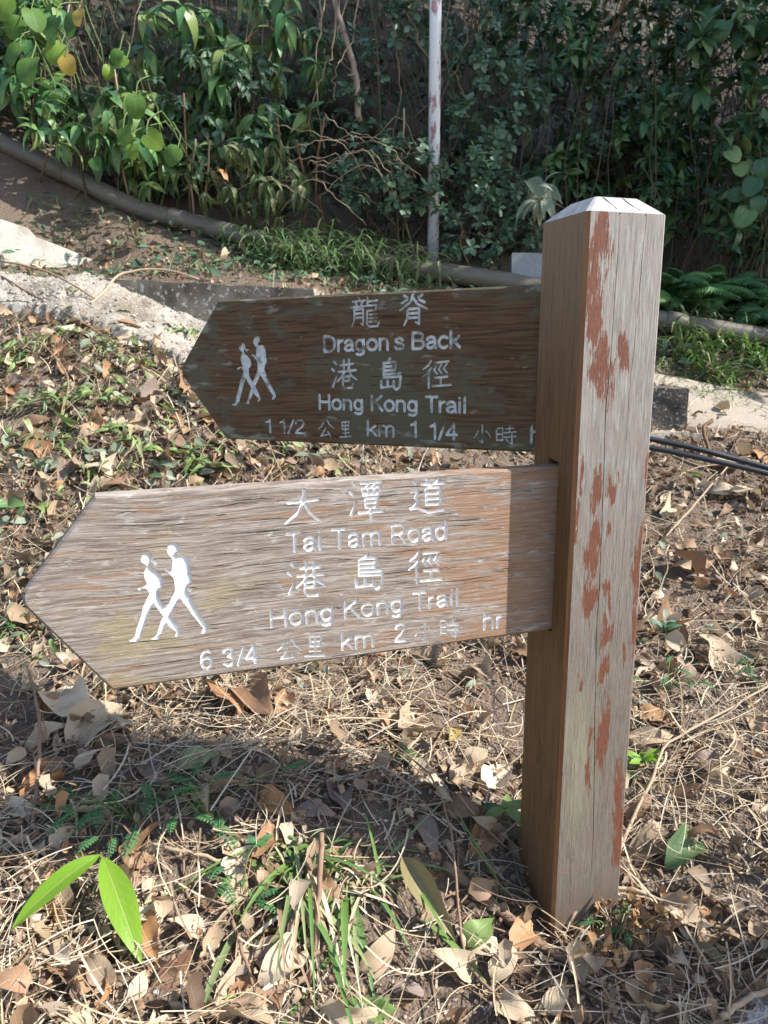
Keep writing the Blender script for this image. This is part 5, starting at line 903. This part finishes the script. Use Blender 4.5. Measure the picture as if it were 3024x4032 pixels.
# cut green branches drying on the left slope
for k, (x, y, n, sz, mt, ang, lab) in enumerate(((95, 880, 14, .085, 'cut_leaf', .3, 'cut branch with drooping green leaves at the left edge of the slope'), (205, 870, 12, .09, 'cut_leaf', -.4, 'cut branch with large folded green leaves mid-slope'), (395, 730, 9, .09, 'cut_leaf', .8, 'cut green sprig at the edge of the concrete slope'), (310, 800, 12, .06, 'cut_leaf', -.2, 'small-leaved cut green branch below the concrete slope'),
                                               (270, 960, 14, .085, 'cut_leaf', -.6, 'cut branch with glossy green leaves above the lower arrow'), (400, 1000, 12, .09, 'cut_leaf', -.3, 'cut branch with curled green leaves touching the lower arrow top'), (520, 905, 16, .055, 'pale_leaf', .2, 'cut branch with pale grey leaves beside the upper arrow tip'), (590, 950, 14, .05, 'pale_leaf', -.3, 'cut branch with pale grey leaves under the upper arrow'), (430, 880, 16, .05, 'pale_leaf', .5, 'cut branch with small grey leaves left of the upper arrow'),
                                               (60, 1010, 12, .06, 'pale_leaf', 0, 'cut branch with silvery leaves at the left edge'), (40, 760, 9, .08, 'cut_leaf', .2, 'cut green leaves high at the left edge of the slope'), (30, 1110, 6, .09, 'big_leaf', .5, 'dark green leaves at the left edge above the lower arrow'), (690, 1000, 10, .05, 'pale_leaf', .1, 'grey-leaved clippings between the two arrows'), (150, 640, 7, .05, 'cut_leaf', .1, 'yellow-green clippings on the upper left of the slope'))):
    base = gp(x, y, .02); root = empty('cut_branch', base); ax = np.array([math.cos(ang), math.sin(ang) * .6, 0.0]); L = .06 + n * .011; c = [base - ax * L / 2, base + [0, 0, .03], base + ax * L / 2]
    for q in (c[0], c[2]): q[2] = float(ground_z(q[0], q[1])) + .03
    cv_ = spline(c, 12); b = MB(); b.add(*tube(cv_, np.linspace(.0035, .0015, 12), 5)); b.obj('stem', M['twig'], root); TT = TW if mt == 'cut_leaf' else TM
    for q in range(n):
        o_ = cv_[RNG.integers(1, 12)]; d = nrm(np.array([RNG.normal(0, .8), RNG.normal(-.4, .5), RNG.uniform(-.55, .25)])); e = o_ + d * sz * RNG.uniform(.7, 1.2); e[2] = max(e[2], float(ground_z(e[0], e[1])) + .01)
        lay_leaf(o_, e, TT[q % 3], mt, '', ('cut', mt, q % 3), parent=root, name='leaf', nor=nrm(np.array([RNG.normal(.2, .5), RNG.normal(-.4, .4), 1])))
    tag(root, lab, 'branch', 'cut branches on the left slope')
for k, (x, y) in enumerate(((45, 770), (95, 950), (150, 715), (215, 1010), (250, 760), (330, 870), (360, 720), (430, 985))):
    tuft('uprooted green weed drying on the left slope, ' + ordn(k, 8), gp(x, y), 26, .17, .0065, RNG.uniform(0, 6), 1.2, 'cut_leaf', 'weeds drying on the left slope', (-.1, .7), 'weed', 26, .035)
# fallen leaves one can pick out: first the ones with a place of their own
GL = 'fallen leaves'
for k, (x0, y0, x1, y1, h0, h1, t, mt, lab) in enumerate((
    (868, 1852, 985, 2040, .06, .03, 8, 'olive_tan', 'large curled olive-tan leaf standing left of the post'), (375, 1665, 478, 1628, .02, .03, 1, 'cut_leaf', 'yellow-green leaf lying in the shade of the lower arrow'), (1008, 2045, 1072, 1985, .03, .03, 2, 'cut_leaf', 'pale green torn leaf left of the post foot'), (535, 1482, 585, 1552, .03, .05, 0, 'dead_brown', 'reddish-brown leaf under the lower arrow edge, nearest its centre'), (462, 1492, 522, 1540, .02, .04, 1, 'dead_orange', 'orange-brown leaf under the lower arrow'), (1385, 1365, 1475, 1335, .01, .05, 4, 'dead_tan', 'big folded tan leaf on the sunlit soil right of the post'),
    (1362, 1612, 1458, 1590, .02, .03, 0, 'dead_tan', 'broad brown leaf touching the right side of the post'), (1500, 1660, 1545, 1620, .01, .03, 2, 'dead_mauve', 'mauve-brown leaf on the soil right of the broad brown leaf'), (1440, 1790, 1368, 1835, .03, .02, 0, 'dead_tan', 'pointed tan leaf lying right of the post foot'), (1435, 1955, 1520, 2010, .03, .02, 7, 'dead_tan', 'tan leaf lying under the bent twig'), (1430, 2060, 1495, 2100, .01, .03, 2, 'dead_tan', 'light brown leaf at the shadow edge lower right'), (1495, 2040, 1590, 2110, .03, .02, 8, 'olive_tan', 'long curled olive leaf in the lower right shadow'),
    (545, 1825, 485, 1900, .04, .02, 4, 'dead_pale', 'crumpled cream leaf between the weeds and grass clump'), (600, 1800, 540, 1850, .02, .03, 2, 'dead_orange', 'orange-brown leaf behind the grass clump'), (545, 2075, 650, 2040, .02, .03, 0, 'dead_tan', 'tan leaf lying left of the upright twig base'), (640, 2060, 560, 2120, .04, .02, 7, 'dead_pale', 'pale crumpled leaf at the foot of the upright twig'), (1150, 2000, 1090, 2060, .04, .03, 2, 'dead_orange', 'copper-brown leaf standing at the post foot'), (1060, 2120, 1130, 2050, .03, .02, 3, 'dead_tan', 'yellow-tan curled leaf at the bottom centre'),
    (700, 1648, 748, 1660, .01, .03, 1, 'dead_orange', 'orange-tan leaf on bare sunlit soil below the lower arrow'), (725, 1690, 742, 1762, .01, .03, 2, 'dead_mauve', 'dull mauve leaf in the shade below the lower arrow'), (905, 1765, 945, 1850, .02, .02, 0, 'dead_mauve', 'dull brown pointed leaf in the post shadow'), (855, 1640, 925, 1655, .01, .02, 3, 'wilt_leaf', 'curled green-grey leaf left of the post in sunlight'), (985, 1575, 972, 1610, .02, .01, 0, 'yellow_leaf', 'small yellow leaf left of the post'), (1000, 1660, 1055, 1618, .01, .03, 1, 'dead_tan', 'folded tan leaf left of the post in sunlight'),
    (1020, 1540, 1048, 1575, .03, .01, 6, 'dead_tan', 'crumpled light brown leaf left of the post'), (1105, 1655, 1040, 1700, .03, .02, 4, 'dead_pale', 'crumpled whitish leaf close to the left of the post'), (425, 1690, 440, 1765, .02, .02, 3, 'dead_tan', 'long tan leaf standing among the shaded weeds'), (120, 1500, 200, 1570, .03, .03, 2, 'dead_pale', 'large pale brown leaf at the left under the lower arrow'), (170, 1600, 260, 1520, .01, .03, 7, 'dead_tan', 'lobed tan leaf under the left of the lower arrow'), (305, 1650, 350, 1700, .02, .03, 0, 'dead_mauve', 'grey-brown leaf above the feathery weed'),
    (80, 1640, 130, 1690, .02, .02, 1, 'dead_brown', 'dark brown leaf at the left in the arrow shadow'), (300, 1990, 340, 2080, .02, .03, 5, 'dead_orange', 'copper leaf behind the lime seedling leaf'), (120, 2110, 60, 2160, .03, .02, 0, 'dead_brown', 'red-brown leaf at the lower left'), (160, 2060, 130, 2120, .03, .03, 2, 'dead_mauve', 'dusky brown leaf at the lower left'), (492, 1010, 535, 955, .02, .05, 4, 'dead_pale', 'sunlit cream leaf above the lower arrow'), (185, 1080, 215, 1030, .02, .05, 4, 'dead_pale', 'cream leaf touching the top left of the lower arrow'), (470, 370, 490, 390, 0, 0, 6, 'dead_orange', 'dry orange leaf caught in the wilted shrub'),
    (1500, 1820, 1440, 1870, .02, .02, 7, 'cut_leaf', 'torn pale green leaf on gravel right of the post'), (1545, 1800, 1470, 1815, .04, .03, 3, 'dead_brown', 'folded brown leaf on top of the torn green leaf'), (1590, 1430, 1640, 1420, .01, .02, 0, 'pale_leaf', 'silvery leaf on the sunlit soil near the right edge'), (1070, 2165, 1160, 2200, .03, .02, 2, 'dead_tan', 'tan leaf at the bottom edge left of the straight stick'), (1180, 2190, 1230, 2130, .02, .02, 0, 'dead_tan', 'pinkish tan leaf at the bottom edge beside the straight stick'))):
    a = gp(x0, y0, h0) if y0 > 500 else P(x0, y0, 4.25); c = gp(x1, y1, h1) if y0 > 500 else P(x1, y1, 4.22); lay_leaf(a, c, TD[t], mt, lab, ('td', mt, t), group=GL, nor=nrm(np.array([RNG.normal(.1, .25), -.35, 1])))
cand = 0; CK = list(DEAD)
zone = lambda x, y: ('on the sunny slope at the left' if y < 1060 else 'in the shade under the lower arrow' if y < 1800 and x < 700 else 'in the bottom left litter' if x < 700 else 'on the soil left of the post' if x < 1190 else 'at the bottom right' if y > 1850 else 'on the soil right of the post' if y > 1050 else 'near the black hoses')
SHP = ['pointed', 'folded', 'cupped', 'narrow curled', 'crumpled', 'creased', 'ragged', 'heart-shaped']; ADJ = {'tan': 'tan', 'brown': 'dark brown', 'pale': 'cream', 'mauve': 'dusky mauve-brown', 'orange': 'orange-brown'}; AREAS = ((0, 700, 460, 1060), (0, 1380, 700, 1800), (0, 1800, 700, 2212), (700, 1380, 1130, 2212), (1350, 1040, 1659, 1850), (1200, 1900, 1659, 2212), (1420, 980, 1659, 1100)); PRB = np.array([.30, .16, .17, .13, .14, .05, .05])
while cand < 246:
    x0, y0, x1, y1 = AREAS[RNG.choice(7, p=PRB / PRB.sum())]; x = RNG.uniform(x0, x1); y = RNG.uniform(y0, y1); g = gp(x, y, .012)
    if g[1] > 3.6 or (abs(g[0] - .37) < .13 and abs(g[1] - 1.42) < .14): continue
    ck = CK[RNG.choice(5, p=[.40, .24, .13, .13, .10])]; t = RNG.integers(8); L = RNG.uniform(.04, .10) * (1.25 if g[1] > 2 else 1); a = RNG.uniform(0, 2 * PI); N_ = ground_n(g[0], g[1]); d = np.array([math.cos(a), math.sin(a), 0]); d = d - N_ * (d @ N_) + N_ * RNG.normal(.1, .25); lay_leaf(g, g + nrm(d) * L, TD[t], 'dead_' + ck, ('small ' if L < .055 else 'large ' if L > .085 else '') + SHP[t] + ' ' + ADJ[ck] + ' dry leaf ' + zone(x, y), ('td', 'dead_' + ck, t), group=GL, nor=nrm(N_ + RNG.normal(0, .35, 3))); cand += 1
# the mass of litter
def scatter(n, y0, y1, pw=1.0, margin=.12):
    y = y0 + (y1 - y0) * RNG.random(n * 3) ** pw; x = RNG.uniform(-1, 1, n * 3) * (y * .56 + margin); lx = (x - PN[0]) * pex[0] + (y - PN[1]) * pex[1]; ly = (x - PN[0]) * pey[0] + (y - PN[1]) * pey[1]; ok = ~((lx > -.004) & (lx < S + .004) & (ly > -.004) & (ly < S + .004)); return x[ok][:n], y[ok][:n]
def avoid_conc(x, y):                             # thin out on the concrete slope and the sandy path
    return ~(inside(x, y, q_apron) | ((x > 1.25) & (y > 3.4) & (y < 3.85))) | (RNG.random(len(x)) < np.where(x > 0, .3, .07))
q_apron = np.array([(lambda g: (g[0], g[1]))(ground_at(x, y)) for x, y in ap])
def lay(n, y0, y1, pw, size, lift, tilt, TT, b, dens=None):
    x, y = scatter(n, y0, y1, pw); k = avoid_conc(x, y)
    if dens is not None: k &= RNG.random(len(x)) < dens(x, y)
    x, y = x[k], y[k]; n = len(x); N_ = ground_n(x, y); pos = np.stack([x, y, ground_z(x, y) + RNG.random(n) ** 2 * lift + .002], -1); a = RNG.uniform(0, 2 * PI, n); d = np.stack([np.cos(a), np.sin(a), np.zeros(n)], -1); d = nrm(d - N_ * (d * N_).sum(1, keepdims=True) + N_ * RNG.normal(.08, tilt, (n, 1))); ms = mats_from(pos, d, nrm(N_ + RNG.normal(0, tilt * 1.5, (n, 3))), RNG.uniform(*size, n) * (1 + .25 * (y > 2))); ti = RNG.integers(len(TT), size=n)
    for t in range(len(TT)): b.many(TT[t], ms[ti == t])
bare = lambda x, y: np.clip(1.55 - 1.7 * vnoise(np.stack([x * 3.2 + 3, y * 3.2], -1), 77), .12, 1) * np.where((x > .05) & (y < 2.4), .55, 1.0) * np.where((x < .2) & (y > 3.72), .35, 1)
b = MB(); lay(5600, .72, 4.5, 1.1, (.022, .072), .045, .42, TDs, b, bare); lay(34000, .72, 4.4, 1.3, (.005, .028), .03, .55, TDs, b, bare); tag(b.obj('leaf_litter', M['litter']), 'layer of broken dry brown leaves over the soil', 'leaf litter', kind='stuff')
b = MB(); lay(1700, 1.95, 3.7, 1.0, (.03, .08), .07, .42, TW + TM[:1], b, lambda x, y: np.where(x < -.15, .9, .06) * np.clip(1.7 - 1.7 * vnoise(np.stack([x * 2.6, y * 2.6], -1), 21), .1, 1)); tag(b.obj('green_clippings', M['cut_leaf']), 'wilting green leaf clippings on the left slope', 'clippings', kind='stuff')
b = MB(); lay(1500, 1.9, 3.5, 1.0, (.025, .06), .06, .42, TM, b, lambda x, y: np.where(x < .2, .8, .10) * np.clip(1.7 - 1.7 * vnoise(np.stack([x * 2.6 + 7, y * 2.6], -1), 22), .1, 1)); tag(b.obj('grey_clippings', M['pale_leaf']), 'small pale grey-green leaf clippings on the left slope', 'clippings', kind='stuff')
b = MB(); n = 17000; x, y = scatter(n, .72, 4.2, 1.2); k = avoid_conc(x, y) & (RNG.random(n) < np.where((x < .2) & (y > 3.7), .2, 1) * np.where((x < .1) | (x > .5), 1, .5) * np.clip(1.5 - 1.3 * vnoise(np.stack([x * 3, y * 3 + 9], -1), 5), .15, 1)); x, y = x[k], y[k]; n = len(x)
L = RNG.uniform(.025, .15, n) * np.where(RNG.random(n) < .12, 1.9, 1); a = np.where(RNG.random(n) < .5, RNG.normal(.35, .8, n), RNG.uniform(0, 2 * PI, n)); bend = RNG.normal(0, .32, n); t = np.linspace(-.5, .5, 6)[None]
xx = x[:, None] + L[:, None] * t * np.cos(a)[:, None] - (bend * L * np.sin(a))[:, None] * t * t; yy = y[:, None] + L[:, None] * t * np.sin(a)[:, None] + (bend * L * np.cos(a))[:, None] * t * t
z0 = ground_z(x, y); sy = (gz(x, y + .05) - gz(x, y)) / .05; sx_ = (gz(x + .05, y) - gz(x, y)) / .05; h0 = RNG.random(n) ** 2 * .055 + .006; zz_ = z0[:, None] + sy[:, None] * (yy - y[:, None]) + sx_[:, None] * (xx - x[:, None]) + h0[:, None] + (t + .5) * (RNG.normal(.03, .16, n) * L)[:, None] + (t * t) * (RNG.normal(0, .22, n) * L)[:, None]; wd = .0005 + .0017 * RNG.random(n) ** 2
for i in range(n): b.add(*ribbon(np.stack([xx[i], yy[i], zz_[i]], -1), wd[i], fold=.8))
tag(b.obj('dry_grass', M['straw']), 'straw and dry grass stems strewn over the ground', 'straw', kind='stuff')
b = MB(); x, y = scatter(420, .75, 3.6, 1.1)
for X0, Y0 in zip(x, y):
    L = RNG.uniform(.05, .26); a = RNG.uniform(0, 2 * PI); p0 = np.array([X0, Y0]); p1 = p0 + L * np.array([math.cos(a), math.sin(a)]); pm = (p0 + p1) / 2 + RNG.normal(0, L * .1, 2); pts = np.array([p0, pm, p1]); zz_ = ground_z(pts[:, 0], pts[:, 1]) + np.array([.006, .012 + RNG.random() * .02, .006 + RNG.random() * .03]); b.add(*tube(wob(spline(np.c_[pts, zz_], 8), .001, int(X0 * 1e4) % 999), np.linspace(1, .6, 8) * RNG.uniform(.0011, .0032), 5))
tag(b.obj('twig_litter', M['twig']), 'thin brown twigs scattered through the litter', 'twigs', kind='stuff')
# grit and small stones
ico = bpy.data.meshes.new('t'); import bmesh; bm = bmesh.new(); bmesh.ops.create_icosphere(bm, subdivisions=1, radius=1); bm.verts.ensure_lookup_table(); IV = np.array([v.co[:] for v in bm.verts]); IF = np.array([[v.index for v in f.verts] for f in bm.faces]); bm.free(); bpy.data.meshes.remove(ico)
PB = [(IV * (1 + .22 * np.random.default_rng(k).normal(size=(len(IV), 1))) * [1, .85, .65], IF, np.zeros((len(IV), 2))) for k in range(4)]
s = NT('grit', .9); r = s.rnd(); c = s.mix(s.ramp(r, .0, .6), (.17, .12, .09), (.36, .28, .22)); c = s.mix(s.ramp(r, .75, 1.0), c, (.52, .47, .43)); M['grit'] = s.fin(c)
b = MB(); x, y = scatter(15000, .72, 2.6, 1.4); n = len(x); k = RNG.random(n) < np.where(x > -.1, 1, .35); x, y = x[k], y[k]; n = len(x); rr = .0013 + .004 * RNG.random(n) ** 3; m = np.zeros((n, 4, 4)); a = RNG.uniform(0, 2 * PI, n); m[:, 0, 0] = np.cos(a) * rr; m[:, 0, 1] = -np.sin(a) * rr; m[:, 1, 0] = np.sin(a) * rr; m[:, 1, 1] = np.cos(a) * rr; m[:, 2, 2] = rr; m[:, 0, 3] = x; m[:, 1, 3] = y; m[:, 2, 3] = ground_z(x, y) + rr * .25; m[:, 3, 3] = 1
for t in range(4): b.many(PB[t], m[t::4])
tag(b.obj('grit', M['grit'], None, False), 'coarse grit and small stones in the soil', 'grit', kind='stuff')
# loose aggregate crumbs on the concrete slope
lo = q_apron.min(0); hi = q_apron.max(0); x = RNG.uniform(lo[0], hi[0], 2600); y = RNG.uniform(lo[1], hi[1], 2600); k = inside(x, y, q_apron); x, y = x[k], y[k]; n = len(x); rr = .003 + .007 * RNG.random(n) ** 2.5; m = np.zeros((n, 4, 4)); a = RNG.uniform(0, 2 * PI, n); m[:, 0, 0] = np.cos(a) * rr; m[:, 0, 1] = -np.sin(a) * rr; m[:, 1, 0] = np.sin(a) * rr; m[:, 1, 1] = np.cos(a) * rr; m[:, 2, 2] = rr; m[:, 0, 3] = x; m[:, 1, 3] = y; m[:, 2, 3] = gz(x, y) + .045 + .03 * (fbm(np.stack([x, y], -1) * 18, 4, 41) - .45) + rr * .1; m[:, 3, 3] = 1; b = MB()
for t in range(4): b.many(PB[t], m[t::4])
s = NT('aggregate', .9); r = s.rnd(); M["aggregate"] = s.fin(s.mix(r, (.22, .19, .15), (.44, .40, .34))); tag(b.obj('gravel', M['aggregate'], None, False), 'pale gravel crumbs on the concrete slope', 'gravel', kind='stuff')
